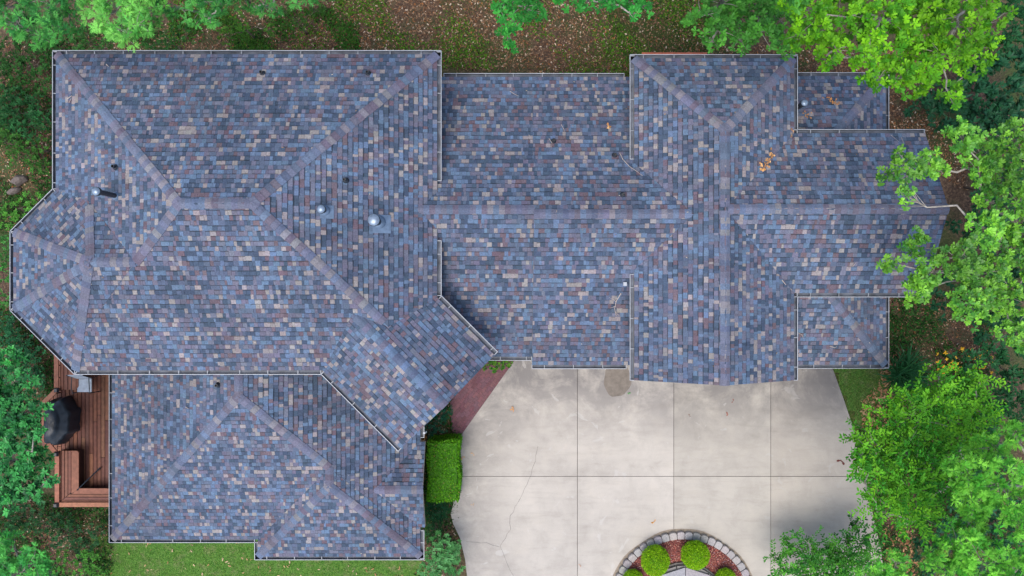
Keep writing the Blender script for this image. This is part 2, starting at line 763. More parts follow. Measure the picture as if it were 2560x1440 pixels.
CAPPAL = [(0.092, 0.117, 0.180), (0.112, 0.153, 0.232), (0.130, 0.134, 0.190), (0.122, 0.108, 0.148), (0.184, 0.180, 0.208), (0.122, 0.136, 0.202)]
caps = []
for A, B, p, q, nm in SEGS:
    dx, dy = B[0] - A[0], B[1] - A[1]
    L = math.hypot(dx, dy)
    dx, dy = dx / L, dy / L
    nxy = (-dy, dx)
    n = max(1, int(round(L / 0.15)))
    W = 0.118
    st = L / n
    slope_ = ((p[0] * B[0] + p[1] * B[1]) - (p[0] * A[0] + p[1] * A[1])) / L
    # which plane lies on which side
    mx, my = (A[0] + B[0]) / 2, (A[1] + B[1]) / 2
    def side_plane(sg):
        x, y = mx + nxy[0] * 0.3 * sg, my + nxy[1] * 0.3 * sg
        vp, vq = p[0] * x + p[1] * y + p[2], q[0] * x + q[1] * y + q[2]
        return p if vp < vq else q
    for k in range(n):
        t0, t1 = k * st - 0.008, (k + 1) * st + 0.02
        col = jit(random.choice(CAPPAL), 0.1)
        lift0, lift1 = (0.042 + random.uniform(0, 0.005), 0.026) if abs(slope_) > 0.05 else (0.032, 0.027)
        if nm == 'entry':       # this ridge is worn almost flush with the tabs
            lift0, lift1 = 0.030, 0.026
            col = jit(random.choice(PC[1:4]), 0.1)
        faces = []
        sk = random.uniform(-0.006, 0.006)
        cl = [(A[0] + dx * t, A[1] + dy * t) for t in (t0, t1)]
        zc = [p[0] * c[0] + p[1] * c[1] + p[2] for c in cl]
        top_c = [(cl[0][0], cl[0][1], zc[0] + lift0), (cl[1][0], cl[1][1], zc[1] + lift1)]
        for sg in (1, -1):
            pp = side_plane(sg)
            w = W + sk * sg
            ed = [(c[0] + nxy[0] * w * sg, c[1] + nxy[1] * w * sg) for c in cl]
            ez = [pp[0] * c[0] + pp[1] * c[1] + pp[2] for c in ed]
            # rounded: a point half way, a little proud
            md = [(c[0] + nxy[0] * w * 0.3 * sg, c[1] + nxy[1] * w * 0.3 * sg) for c in cl]
            mz = [pp[0] * c[0] + pp[1] * c[1] + pp[2] for c in md]
            te = [(ed[0][0], ed[0][1], ez[0] + lift0 * 0.8), (ed[1][0], ed[1][1], ez[1] + lift1 * 0.8)]
            tm = [(md[0][0], md[0][1], mz[0] + lift0 - 0.001), (md[1][0], md[1][1], mz[1] + lift1 - 0.001)]
            tc = [(c[0], c[1], c[2] - 0.012) for c in top_c]
            be = [(ed[0][0], ed[0][1], ez[0]), (ed[1][0], ed[1][1], ez[1])]
            quads = [[tc[0], tm[0], tm[1], tc[1]], [tm[0], te[0], te[1], tm[1]], [te[0], be[0], be[1], te[1]],
                     [tc[0], (cl[0][0], cl[0][1], zc[0]), be[0], te[0], tm[0]]]
            for qd in quads:
                faces.append((qd if sg < 0 else qd[::-1], col))
        caps.append((zc[0], faces))
caps.sort(key=lambda t: -t[0])
for zc, faces in caps[:300]:
    mb = MB()
    for pts, col in faces:
        mb.poly(pts, col)
    mb.build('ridge_cap', 'shingle', house)
if len(caps) > 300:
    mb = MB()
    for zc, faces in caps[300:]:
        for pts, col in faces:
            mb.poly(pts, col)
    tag(mb.build('ridge_caps', 'shingle', house), kind='stuff')
print('tabs', len(tabs), 'caps', len(caps))

# ------------------------------------------------------------------ gutters with hangers
hanger_me = None


def gutter(z, o1, o2, out, lip=1, end=(True, True)):
    """o1,o2: outer lip ends in picture offsets at eave height; out: outward normal in the picture"""
    global hanger_me
    s = (H - z) / F
    a = Vector((o1[0] * s, -o1[1] * s, 0))
    b = Vector((o2[0] * s, -o2[1] * s, 0))
    n = Vector((out[0], -out[1], 0)).normalized()
    zt = z + 0.045
    w, d = 0.115, 0.10
    g = MB()
    def pt(base, off, zz):
        v = base + n * off
        return (v.x, v.y, zz)
    # front wall with rolled lip
    g.prism([pt(a, 0, zt - d), pt(b, 0, zt - d), pt(b, -0.008, zt - d), pt(a, -0.008, zt - d)],
            [pt(a, 0.006, zt - 0.012), pt(b, 0.006, zt - 0.012), pt(b, -0.002, zt - 0.012), pt(a, -0.002, zt - 0.012)])
    g.prism([pt(a, 0.013, zt - 0.012), pt(b, 0.013, zt - 0.012), pt(b, -0.006, zt - 0.012), pt(a, -0.006, zt - 0.012)],
            [pt(a, 0.011, zt), pt(b, 0.011, zt), pt(b, -0.005, zt), pt(a, -0.005, zt)])
    for base, on in ((a, end[0]), (b, end[1])):
        if on:
            t = (b - a).normalized() * 0.008
            q = base
            g.prism([pt(q - t, 0.0, zt - d), pt(q + t, 0.0, zt - d), pt(q + t, -w, zt - d), pt(q - t, -w, zt - d)],
                    [pt(q - t, 0.012, zt - 0.013), pt(q + t, 0.012, zt - 0.013), pt(q + t, -w, zt - 0.013), pt(q - t, -w, zt - 0.013)])
    go = g.build('gutter', 'white_metal', house)
    t = MB()
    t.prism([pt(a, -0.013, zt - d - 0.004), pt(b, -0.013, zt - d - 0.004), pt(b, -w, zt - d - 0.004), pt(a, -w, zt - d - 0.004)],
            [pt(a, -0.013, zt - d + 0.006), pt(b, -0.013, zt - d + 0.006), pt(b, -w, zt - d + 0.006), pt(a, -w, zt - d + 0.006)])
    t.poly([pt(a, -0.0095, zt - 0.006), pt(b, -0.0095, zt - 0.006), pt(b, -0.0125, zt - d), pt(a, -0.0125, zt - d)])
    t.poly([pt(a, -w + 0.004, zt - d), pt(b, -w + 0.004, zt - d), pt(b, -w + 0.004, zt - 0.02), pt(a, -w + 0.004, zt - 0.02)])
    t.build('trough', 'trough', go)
    L = (b - a).length
    if hanger_me is None:
        hm = MB()
        hm.box((0, 0, 0), (0.022, w - 0.01, 0.006))
        tmp = hm.build('hanger', 'hanger_metal', go)
        hanger_me = tmp.data
        bpy.data.objects.remove(tmp)
    k = 0.35
    ang = math.atan2((b - a).y, (b - a).x)
    while k < L - 0.1:
        h = link('hanger', hanger_me, go)
        p = a + (b - a) * (k / L) - n * (w / 2)
        h.location = (p.x, p.y, zt - 0.018)
        h.rotation_euler = (0, 0, ang)
        k += 0.78 + random.uniform(-0.06, 0.06)
    return go


gutter(ZW, (-1146, -592), (-177, -592), (0, -1))
gutter(ZW, (-1146, -590), (-1146, -247.5), (-1, 0))
gutter(ZW, (-1146, -247), (-1252, -141.5), (-1, -1))
gutter(ZW, (-1252, -141), (-1252, 55), (-1, 0))
gutter(ZW, (-1252, 55.5), (-1092, 215), (-1, 1))
gutter(ZW, (-1092, 215), (-477, 215), (0, 1))
gutter(ZW, (-476, 215), (-284, 407), (-1, 1))
gutter(ZW, (-177, -590), (-177, -268), (1, 0))
gutter(ZW, (-177, -118), (-177, 19), (1, 0))
gutter(ZW, (-176, 20), (-36.5, 159.5), (1, -1))
gutter(ZL, (-170, -535), (280, -535), (0, -1))
gutter(ZL, (-60, 180), (49, 180), (0, 1))
gutter(ZL, (50, 201), (285, 201), (0, 1))
gutter(ZG, (295, -582), (712, -582), (0, -1))
gutter(ZG, (295, -580), (295, -322), (-1, 0))
gutter(ZG, (295, -34), (295, 230), (-1, 0))
gutter(ZG, (712, -580), (712, -395), (1, 0))
gutter(ZG, (712, 22), (712, 230), (1, 0))
gutter(ZG, (712, -395), (1030, -395), (0, -1))
gutter(ZG, (712, 22), (1030, 22), (0, 1))
gutter(ZP, (650, -537), (940, -537), (0, -1))
gutter(ZP, (940, -535), (940, 198), (1, 0))
gutter(ZP, (650, 200), (940, 200), (0, 1))
gutter(ZS, (-1005, 170), (-1005, 635), (-1, 0))
gutter(ZS, (-1005, 635), (-643, 635), (0, 1))
gutter(ZS, (-642, 636), (-642, 678), (-1, 0))
gutter(ZS, (-642, 678), (-220, 678), (0, 1))
gutter(ZS, (-220, 606), (-220, 676), (1, 0))
gutter(ZS, (-220, 343), (-220, 373), (1, 0))

ds = MB()
p = P(1059, 1082, ZS)
ds.tube([(p.x + 0.02, p.y, ZS + 0.05), (p.x + 0.05, p.y, ZS - 0.1), (p.x - 0.25, p.y, ZS - 0.35), (p.x - 0.25, p.y, -0.05)], 0.04, 6)
ds.build('downspout', 'white_metal', house)
ds = MB()
p = P(1563, 710, ZG)
ds.box((p.x, p.y, ZG - 0.12), (0.09, 0.1, 0.22))
ds.build('downspout', 'white_metal', house)


# ------------------------------------------------------------------ flues and vents
def flue(base, ztop, r_pipe, r_cap, collar=True):
    root_ = MB()
    zb = base.z
    root_.lathe((base.x, base.y, zb - 0.1), [(r_pipe, 0), (r_pipe, ztop - zb + 0.05)], 18)
    o = root_.build('flue_pipe', 'black_metal', house, smooth=False)
    c = MB()
    c.lathe((base.x, base.y, ztop), [(r_pipe * 1.05, -0.10), (r_cap * 0.92, -0.06), (r_cap, -0.02), (r_cap, 0.05)], 24)
    c.build('collar', 'black_metal', o, smooth=True)
    d = MB()
    d.lathe((base.x, base.y, ztop + 0.05), [(r_cap * 0.96, 0.0), (r_cap * 0.9, 0.012), (r_cap * 0.55, 0.035), (0.02, 0.045)], 24)
    d.build('cap', 'grey_cap', o, smooth=True)
    if collar:
        s = MB()
        s.lathe((base.x, base.y, zb - 0.03), [(r_pipe * 1.9, -0.05), (r_pipe * 1.75, 0.05), (r_pipe * 1.02, 0.12)], 20)
        s.build('flashing', 'lead', o, smooth=True)
    return o


def z_for(base, px_top):
    return H - base.x * F / (px_top - 1280)


b_ = hit(291, 490)
flue(b_, z_for(b_, 239) - 0.05, 0.062, 0.105)
b_ = hit(811, 526)
flue(b_, z_for(b_, 803) - 0.02, 0.075, 0.105)
b_ = hit(945, 555)
flue(b_, z_for(b_, 934) - 0.05, 0.10, 0.15)
t_ = P(2012, 257, 4.55)
zb_ = [b for b in BODIES if b.name == 'porch'][0].h(t_.x, t_.y)
flue(Vector((t_.x, t_.y, zb_)), 4.5, 0.07, 0.095)

for (px, py) in ((657, 184), (921, 184), (290, 418), (864, 451), (1384, 353), (1536, 389), (1556, 488), (546, 962)):
    p = hit(px, py)
    v = MB()
    v.lathe((p.x, p.y, p.z - 0.03), [(0.04, 0), (0.04, 0.2), (0.03, 0.2), (0.03, 0.12)], 14)
    o = v.build('vent_pipe', 'black_metal', house)
    f = MB()
    f.lathe((p.x, p.y, p.z - 0.02), [(0.085, 0.0), (0.07, 0.05), (0.045, 0.09)], 14)
    f.build('flashing', 'black_metal', o, smooth=True)


def plate(px, py, w, d):
    p = hit(px, py)
    e_ = 0.02
    m_ = MB()
    pts = []
    for sx, sy in ((-1, -1), (1, -1), (1, 1), (-1, 1)):
        x, y = p.x + sx * w / 2, p.y + sy * d / 2
        pts.append((x, y, (roof_h(x, y) or p.z) + 0.03))
    m_.prism([(a, b, c - 0.02) for a, b, c in pts], pts, (0.1, 0.15, 0.24))
    m_.build('flashing_plate', 'lead', house)


plate(955, 560, 0.42, 0.46)
plate(818, 530, 0.3, 0.32)

# ------------------------------------------------------------------ the ground
gm, nt, gb, _ = mat_base('woodland_ground')
pos = geo_pos(nt)
n1 = noise(nt, 0.5, 6, 0.62, pos)
n2 = noise(nt, 14.0, 5, 0.7, pos)
n3 = noise(nt, 55.0, 3, 0.6, pos)
litc = ramp(nt, n2.outputs[0], [(0.28, (0.022, 0.014, 0.010)), (0.46, (0.07, 0.042, 0.027)), (0.6, (0.14, 0.088, 0.055)), (0.75, (0.28, 0.19, 0.12))])
mossc = ramp(nt, n3.outputs[0], [(0.3, (0.012, 0.03, 0.006)), (0.6, (0.045, 0.085, 0.015)), (0.8, (0.11, 0.13, 0.04))])
gfac = ramp(nt, n1.outputs[0], [(0.44, (0, 0, 0)), (0.6, (0.85, 0.85, 0.85))])
nt.links.new(mixc(nt, litc.outputs[0], mossc.outputs[0], gfac.outputs[0]), gb.inputs['Base Color'])
gb.inputs['Roughness'].default_value = 0.95
bump(nt, gb, n2.outputs[0], 0.8, 0.05)
gme = bpy.data.meshes.new('ground')
xs = [-150, -60, -30] + [-22 + i * 0.5 for i in range(89)] + [30, 60, 150]
ys = [-150, -60, -25] + [-14 + i * 0.5 for i in range(57)] + [25, 60, 150]
gv = [(x, y, gz(x, y) + (0.05 * math.sin(x * 1.7 + 1) * math.sin(y * 1.3) - 0.05)) for y in ys for x in xs]
nx = len(xs)
gf = [(j * nx + i, j * nx + i + 1, (j + 1) * nx + i + 1, (j + 1) * nx + i) for j in range(len(ys) - 1) for i in range(nx - 1)]
gme.from_pydata(gv, [], gf)
gme.materials.append(gm)
tag(link('ground', gme), kind='structure')


def ground_z(x, y):
    return gz(x, y) + (0.05 * math.sin(x * 1.7 + 1) * math.sin(y * 1.3) - 0.05)


# concrete driveway in slabs
cm, nt, cb, _ = mat_base('weathered_concrete')
pos = geo_pos(nt)
mo = N(nt, "ShaderNodeMapping")
mo.inputs['Location'].default_value = (3.1, -14.7, 0)
nt.links.new(pos, mo.inputs[0])
n1 = noise(nt, 0.28, 6, 0.62, mo.outputs[0], 0.8)
n2 = noise(nt, 1.6, 7, 0.66, pos, 0.4)
n3 = noise(nt, 45.0, 3, 0.6, pos)
mp = N(nt, "ShaderNodeMapping")
mp.inputs['Rotation'].default_value = (0, 0, 0.5)
mp.inputs['Scale'].default_value = (0.7, 3.5, 1)
nt.links.new(pos, mp.inputs[0])
n4 = noise(nt, 1.1, 6, 0.7, mp.outputs[0], 0.4)
c1 = ramp(nt, n1.outputs[0], [(0.34, (0.38, 0.353, 0.316)), (0.5, (0.432, 0.402, 0.36)), (0.68, (0.468, 0.436, 0.39))])
c2 = ramp(nt, n2.outputs[0], [(0.3, (0.84, 0.835, 0.83)), (0.5, (0.98, 0.98, 0.98)), (0.7, (1.06, 1.05, 1.03))])
c3 = ramp(nt, n3.outputs[0], [(0.3, (0.93, 0.93, 0.93)), (0.7, (1.04, 1.04, 1.04))])
c4 = ramp(nt, n4.outputs[0], [(0.32, (0.88, 0.875, 0.87)), (0.5, (1, 1, 1)), (0.7, (1.03, 1.03, 1.03))])
cc = mixc(nt, c1.outputs[0], c2.outputs[0], 0.8, 'MULTIPLY')
cc = mixc(nt, cc, c3.outputs[0], 1.0, 'MULTIPLY')
cc = mixc(nt, cc, c4.outputs[0], 0.8, 'MULTIPLY')
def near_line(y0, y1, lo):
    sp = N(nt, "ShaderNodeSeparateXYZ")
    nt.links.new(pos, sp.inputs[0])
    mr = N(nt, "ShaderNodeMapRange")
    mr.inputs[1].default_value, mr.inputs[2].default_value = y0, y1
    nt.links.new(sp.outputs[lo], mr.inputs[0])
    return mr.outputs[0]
# darker tone, strongest by the garage and the planting bed: fades away from them, broken up by noise
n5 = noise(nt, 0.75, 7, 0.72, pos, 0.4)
n6 = noise(nt, 1.3, 3, 0.5, pos, 2.2)
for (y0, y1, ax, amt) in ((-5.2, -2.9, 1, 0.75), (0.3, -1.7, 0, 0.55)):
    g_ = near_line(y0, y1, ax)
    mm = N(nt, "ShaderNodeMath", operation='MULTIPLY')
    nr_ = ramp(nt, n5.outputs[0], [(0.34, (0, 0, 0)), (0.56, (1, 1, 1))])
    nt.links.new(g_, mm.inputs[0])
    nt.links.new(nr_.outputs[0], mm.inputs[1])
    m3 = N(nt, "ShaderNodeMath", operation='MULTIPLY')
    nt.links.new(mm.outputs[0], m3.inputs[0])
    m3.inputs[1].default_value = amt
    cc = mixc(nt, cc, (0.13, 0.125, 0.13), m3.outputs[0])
# pale scrubbed blotches
pr = ramp(nt, n6.outputs[0], [(0.66, (0, 0, 0)), (0.69, (0.45, 0.45, 0.45))])
cc = mixc(nt, cc, (0.46, 0.445, 0.42), pr.outputs[0])
at = N(nt, "ShaderNodeAttribute", attribute_name="Col")
cc = mixc(nt, cc, at.outputs['Color'], 1.0, 'MULTIPLY')
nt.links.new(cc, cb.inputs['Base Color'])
cb.inputs['Roughness'].default_value = 0.85
cb.inputs['Specular IOR Level'].default_value = 0.25
bump(nt, cb, n3.outputs[0], 0.15, 0.004)
M['concrete'] = cm
M['joint'] = m_plain('joint_dirt', (0.06, 0.055, 0.05), 0.95)

# outline of the concrete, split at the joints
drive_poly = [(1330, 840), (2050, 840), (2083, 925), (2110, 1000), (2135, 1075), (2165, 1190), (2183, 1290), (2202, 1370), (2215, 1480),
              (1172, 1480), (1163, 1400), (1150, 1345), (1133, 1310), (1127, 1285), (1133, 1262), (1150, 1092)]
drive_poly = [(P(*p).x, P(*p).y) for p in drive_poly]
drive = tag(empty('driveway', P(1700, 1190)), kind='structure')
base = MB()
base.prism([(x, y, -0.12) for x, y in drive_poly][::-1], [(x, y, -0.03) for x, y in drive_poly][::-1])
jo = base.build('joint_base', 'joint', drive)
jo.matrix_parent_inverse = Matrix.Translation(-drive.location)
xj = [1100, 1443.5, 1684.5, 1927, 2300]
yj = [800, 1191, 1500]


def ear(poly):
    """split a simple polygon into triangles"""
    from mathutils.geometry import tessellate_polygon
    tri = tessellate_polygon([[Vector((x, y, 0)) for x, y in poly]])
    return [[poly[i] for i in t] for t in tri]


for i in range(4):
    for j in range(2):
        g = 0.008
        xa, xb = P(xj[i], 1191).x + g, P(xj[i + 1], 1191).x - g
        ya, yb = P(1280, yj[j + 1]).y + g, P(1280, yj[j]).y - g
        poly = drive_poly
        for h in ((1, 0, xb), (-1, 0, -xa), (0, 1, yb), (0, -1, -ya)):
            poly = clip(poly, *h)
        if not poly:
            continue
        if area(poly) < 0:
            poly = poly[::-1]
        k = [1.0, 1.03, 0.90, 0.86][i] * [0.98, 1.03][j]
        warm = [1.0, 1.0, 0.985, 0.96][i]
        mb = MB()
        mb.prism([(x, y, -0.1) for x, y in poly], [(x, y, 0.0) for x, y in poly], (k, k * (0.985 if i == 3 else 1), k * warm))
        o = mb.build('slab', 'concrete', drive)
        o.matrix_parent_inverse = Matrix.Translation(-drive.location)


def off_parent(o, par):
    """keep a piece where it was built, although its thing sits elsewhere"""
    o.parent = par
    o.matrix_parent_inverse = Matrix.Translation(-par.location)
    return o


# dark damp patch below the garage gutter
mb = MB()
pts = []
for k in range(26):
    a = 2 * math.pi * k / 26
    rr = 1 + 0.05 * math.sin(3 * a + 1) + 0.03 * math.sin(7 * a)
    pts.append(P(1543 + 34 * rr * math.cos(a), 948 + 45 * rr * math.sin(a), 0.004))
mb.poly(pts[::-1])
wm, nt, b, _ = mat_base('damp_dirt')
n = noise(nt, 5.0, 5, 0.6, geo_pos(nt))
r_ = ramp(nt, n.outputs[0], [(0.3, (0.10, 0.082, 0.066)), (0.7, (0.185, 0.157, 0.13))])
nt.links.new(r_.outputs[0], b.inputs['Base Color'])
b.inputs['Roughness'].default_value = 0.6
tag(mb.build('damp_patch', wm), kind='structure')

# hairline cracks in the slabs: thin dark strips
crk, nt, b, _ = mat_base('crack_dirt')
b.inputs['Base Color'].default_value = (0.16, 0.155, 0.15, 1)
b.inputs['Roughness'].default_value = 1
mb = MB()


def crack(px_pts, w=0.011):
    ps = []
    for (a, b_), (c, d) in zip(px_pts, px_pts[1:]):
        n_ = max(2, int(math.hypot(c - a, d - b_) / 12))
        for k in range(n_):
            t = k / n_
            ps.append((a + (c - a) * t + random.uniform(-2, 2), b_ + (d - b_) * t + random.uniform(-2, 2)))
    ps.append(px_pts[-1])
    ps = [P(x, y, 0.0035) for x, y in ps]
    for a, b_ in zip(ps, ps[1:]):
        d = (b_ - a).normalized()
        nn = Vector((-d.y, d.x, 0)) * w * random.uniform(0.3, 0.6)
        mb.poly([a - nn, b_ - nn, b_ + nn, a + nn])


crack([(1345, 1115), (1328, 1188), (1300, 1245), (1276, 1290), (1276, 1325), (1249, 1366), (1262, 1395), (1284, 1440)])
crack([(1249, 1366), (1215, 1358), (1166, 1354)])
mb.build('crack', crk, drive).matrix_parent_inverse = Matrix.Translation(-drive.location)

# ------------------------------------------------------------------ brick path by the entry
path = tag(empty('brick_path', P(1210, 1000)), kind='structure')
pp = [(1140, 1092), (1128, 1075), (1126, 1010), (1190, 880), (1330, 880), (1299, 912), (1148, 1092)]
ppw = [(P(*p).x, P(*p).y) for p in pp]
tri = ear(ppw)
mb = MB()
mb.prism([(x, y, -0.14) for x, y in ppw][::-1], [(x, y, -0.035) for x, y in ppw][::-1])
off_parent(mb.build('bedding', 'joint'), path)
d1 = (P(1148, 1092) - P(1299, 912)).normalized()
d2 = Vector((-d1.y, d1.x, 0))
o_ = P(1299, 912)


def inside(poly, x, y):
    c = False
    n_ = len(poly)
    for i in range(n_):
        x1, y1 = poly[i]
        x2, y2 = poly[(i + 1) % n_]
        if (y1 > y) != (y2 > y) and x < (x2 - x1) * (y - y1) / (y2 - y1) + x1:
            c = not c
    return c


bw, bl = 0.105, 0.21
BR = [(0.150, 0.066, 0.080), (0.132, 0.058, 0.072), (0.165, 0.077, 0.088), (0.145, 0.073, 0.09)]
for i in range(-20, 26):
    for j in range(-26, 26):
        # herringbone: pairs of bricks turned against each other
        for kind in (0, 1):
            if kind == 0:
                u0, v0, lu, lv = i * bw * 1.0 + j * bl, i * bw, bl, bw
            else:
                u0, v0, lu, lv = i * bw + j * bl + bl if False else i * bw + j * bl, i * bw + bw, bw, bl
            if kind == 1:
                continue
            u1, v1 = (i % 2) * bl / 2 + j * bl, i * bw
            q = []
            for (a, c) in ((0.0025, 0.0025), (bl - 0.0025, 0.0025), (bl - 0.0025, bw - 0.0025), (0.0025, bw - 0.0025)):
                w_ = o_ + d1 * (u1 + a) + d2 * (v1 + c)
                q.append((w_.x, w_.y))
            cx, cy = sum(p[0] for p in q) / 4, sum(p[1] for p in q) / 4
            if not inside(ppw, cx, cy):
                continue
            w_ = Vector((cx, cy, 0))
            ppx = 1280 + cx * F / H
            if ppx > 1345:
                continue
            if area(q) < 0:
                q = q[::-1]
            zt = -0.012 + random.uniform(-0.003, 0.003)
            m2 = MB()
            m2.prism([(x, y, -0.05) for x, y in q], [(x, y, zt) for x, y in q], jit(random.choice(BR), 0.08), cap_bottom=False)
            off_parent(m2.build('brick', 'brick'), path)

# ------------------------------------------------------------------ wooden deck on the west side
ZD = -0.30
deck_t = tag(empty('wooden_deck', P(200, 1100, ZD)), 'red-brown wooden deck with built-in benches and a railing beside the house', 'deck')
WOODC = [(0.17, 0.06, 0.038), (0.215, 0.08, 0.046), (0.145, 0.053, 0.038), (0.245, 0.10, 0.055)]
WOODL = [(0.27, 0.105, 0.06), (0.31, 0.13, 0.075), (0.25, 0.095, 0.055)]


def plank(name, poly, z, t, cols, px=True, extra=None):
    """a board given by its picture outline at height z"""
    m_ = MB()
    pts = [P(x, y, z) for x, y in poly]
    xy = [(p.x, p.y) for p in pts]
    if area(xy) < 0:
        xy = xy[::-1]
    m_.prism([(x, y, z - t) for x, y in xy], [(x, y, z + random.uniform(-0.002, 0.002)) for x, y in xy], jit(random.choice(cols), 0.12))
    o = m_.build(name, 'wood')
    off_parent(o, deck_t)
    return o


# floor boards run up the picture; the outline bulges to the west round the grill
x = 104.0
while x < 300:
    x2 = x + 9.9
    if x < 143:
        ya, yb = 985 + max(0, 128 - x) * 0.6, 1128 - max(0, 128 - x) * 0.5
    else:
        ya, yb = 868, 1262
    cuts = [ya, yb]
    if yb - ya > 200:
        cuts = [ya, random.uniform(ya + 80, yb - 80), yb]
    for c0, c1 in zip(cuts, cuts[1:]):
        plank('deck_board', [(x + 0.8, c0 + 0.6), (x2 - 0.8, c0 + 0.6), (x2 - 0.8, c1 - 0.6), (x + 0.8, c1 - 0.6)], ZD, 0.03, WOODC)
    x = x2
m_ = MB()
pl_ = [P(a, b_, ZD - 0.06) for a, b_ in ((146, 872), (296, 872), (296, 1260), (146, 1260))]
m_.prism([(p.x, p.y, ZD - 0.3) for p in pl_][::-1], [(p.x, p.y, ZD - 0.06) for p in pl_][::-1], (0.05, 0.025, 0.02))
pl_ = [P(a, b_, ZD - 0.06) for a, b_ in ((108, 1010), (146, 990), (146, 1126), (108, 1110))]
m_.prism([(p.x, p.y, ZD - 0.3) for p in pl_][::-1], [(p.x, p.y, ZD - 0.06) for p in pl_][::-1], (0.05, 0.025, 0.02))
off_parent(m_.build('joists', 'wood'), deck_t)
for (a, b_) in ((150, 900), (150, 1250), (265, 1250), (112, 1020), (112, 1100), (200, 1250)):
    p = P(a, b_, ZD)
    m_ = MB()
    m_.box((p.x, p.y, ZD - 0.85), (0.12, 0.12, 1.2), 0, (0.12, 0.05, 0.035))
    off_parent(m_.build('support_post', 'wood'), deck_t)
# benches
ZB = ZD + 0.45
for k in range(4):
    xa = 150 + k * 10.3
    plank('bench_board', [(xa, 868), (xa + 8.6, 868), (xa + 8.6, 974), (xa, 974)], ZB, 0.035, WOODC)
plank('bench_edge', [(176.5 + 14, 868), (196, 868), (196, 966), (190, 975), (176.5 + 14, 975)], ZB, 0.04, WOODL)
plank('bench_edge', [(178, 868), (189.8, 868), (189.8, 975), (178, 975)], ZB + 0.003, 0.035, WOODL)
for k in range(4):
    xa = 146 + k * 8.2
    plank('bench_board', [(xa, 1127), (xa + 6.6, 1127), (xa + 6.6, 1251 - k * 7), (xa, 1258 - k * 7)], ZB, 0.035, WOODC)
plank('bench_edge', [(178.5, 1127), (193, 1127), (196.5, 1131), (196.5, 1222), (178.5, 1234)], ZB, 0.04, WOODL)
for k in range(3):
    ya = 1257 - k * 7.4
    plank('bench_board', [(148 + k * 9, ya), (300, ya), (300, ya - 6.0), (156 + k * 9, ya - 6.0)], ZB, 0.035, WOODC)
plank('bench_edge', [(180, 1235), (300, 1235), (300, 1221), (197, 1221)], ZB, 0.04, WOODL)
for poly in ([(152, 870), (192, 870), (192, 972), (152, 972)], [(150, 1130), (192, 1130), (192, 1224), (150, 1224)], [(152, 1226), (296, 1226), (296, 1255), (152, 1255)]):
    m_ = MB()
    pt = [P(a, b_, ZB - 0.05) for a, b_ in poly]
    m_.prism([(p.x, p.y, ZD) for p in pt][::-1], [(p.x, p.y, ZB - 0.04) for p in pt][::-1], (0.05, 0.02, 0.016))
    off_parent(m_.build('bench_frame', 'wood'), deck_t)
# railing: caps, pickets, posts with dark caps
ZR = ZD + 0.52
rail = [(140.5, 868), (140.5, 975), (109.5, 1006), (109.5, 1098), (142, 1136), (142, 1262), (300, 1262)]
for a, b_ in zip(rail, rail[1:]):
    pa, pb = P(*a, ZR), P(*b_, ZR)
    d = (pb - pa).normalized()
    nn = Vector((-d.y, d.x, 0)) * 0.07
    q = [pa - nn - d * 0.03, pb - nn + d * 0.03, pb + nn + d * 0.03, pa + nn - d * 0.03]
    m_ = MB()
    dz = random.uniform(-0.004, 0.004)
    m_.prism([(p.x, p.y, ZR - 0.04 + dz) for p in q], [(p.x, p.y, ZR + dz) for p in q], jit(random.choice(WOODL), 0.1))
    ro = off_parent(m_.build('rail_cap', 'wood'), deck_t)
    m_ = MB()
    L = (pb - pa).length
    k = 0.2
    while k < L:
        c = pa + d * k
        m_.box((c.x, c.y, (ZD + ZR) / 2 - 0.03), (0.035, 0.035, ZR - ZD - 0.02), math.atan2(d.y, d.x), (0.17, 0.065, 0.045))
        k += 0.4
    off_parent(m_.build('pickets', 'wood'), deck_t)
for (a, b_) in ((143, 975), (142, 1135), (142, 1262)):
    p = P(a, b_, ZR)
    m_ = MB()
    m_.box((p.x, p.y, (ZD + ZR) / 2), (0.095, 0.095, ZR - ZD + 0.05), 0, (0.2, 0.08, 0.05))
    po = off_parent(m_.build('post', 'wood'), deck_t)
    m_ = MB()
    s_ = 0.075
    m_.prism([(p.x - s_, p.y - s_, ZR + 0.03), (p.x + s_, p.y - s_, ZR + 0.03), (p.x + s_, p.y + s_, ZR + 0.03), (p.x - s_, p.y + s_, ZR + 0.03)],
             [(p.x - s_ * .6, p.y - s_ * .6, ZR + 0.1), (p.x + s_ * .6, p.y - s_ * .6, ZR + 0.1), (p.x + s_ * .6, p.y + s_ * .6, ZR + 0.1), (p.x - s_ * .6, p.y + s_ * .6, ZR + 0.1)])
    c_ = m_.build('post_cap', 'black_metal')
    c_.parent = po
    c_.matrix_parent_inverse = Matrix.Translation(-deck_t.location)
    c_.matrix_parent_inverse = po.matrix_basis.inverted() @ Matrix.Translation(Vector((0, 0, 0)))
    c_.matrix_parent_inverse = Matrix.Identity(4)

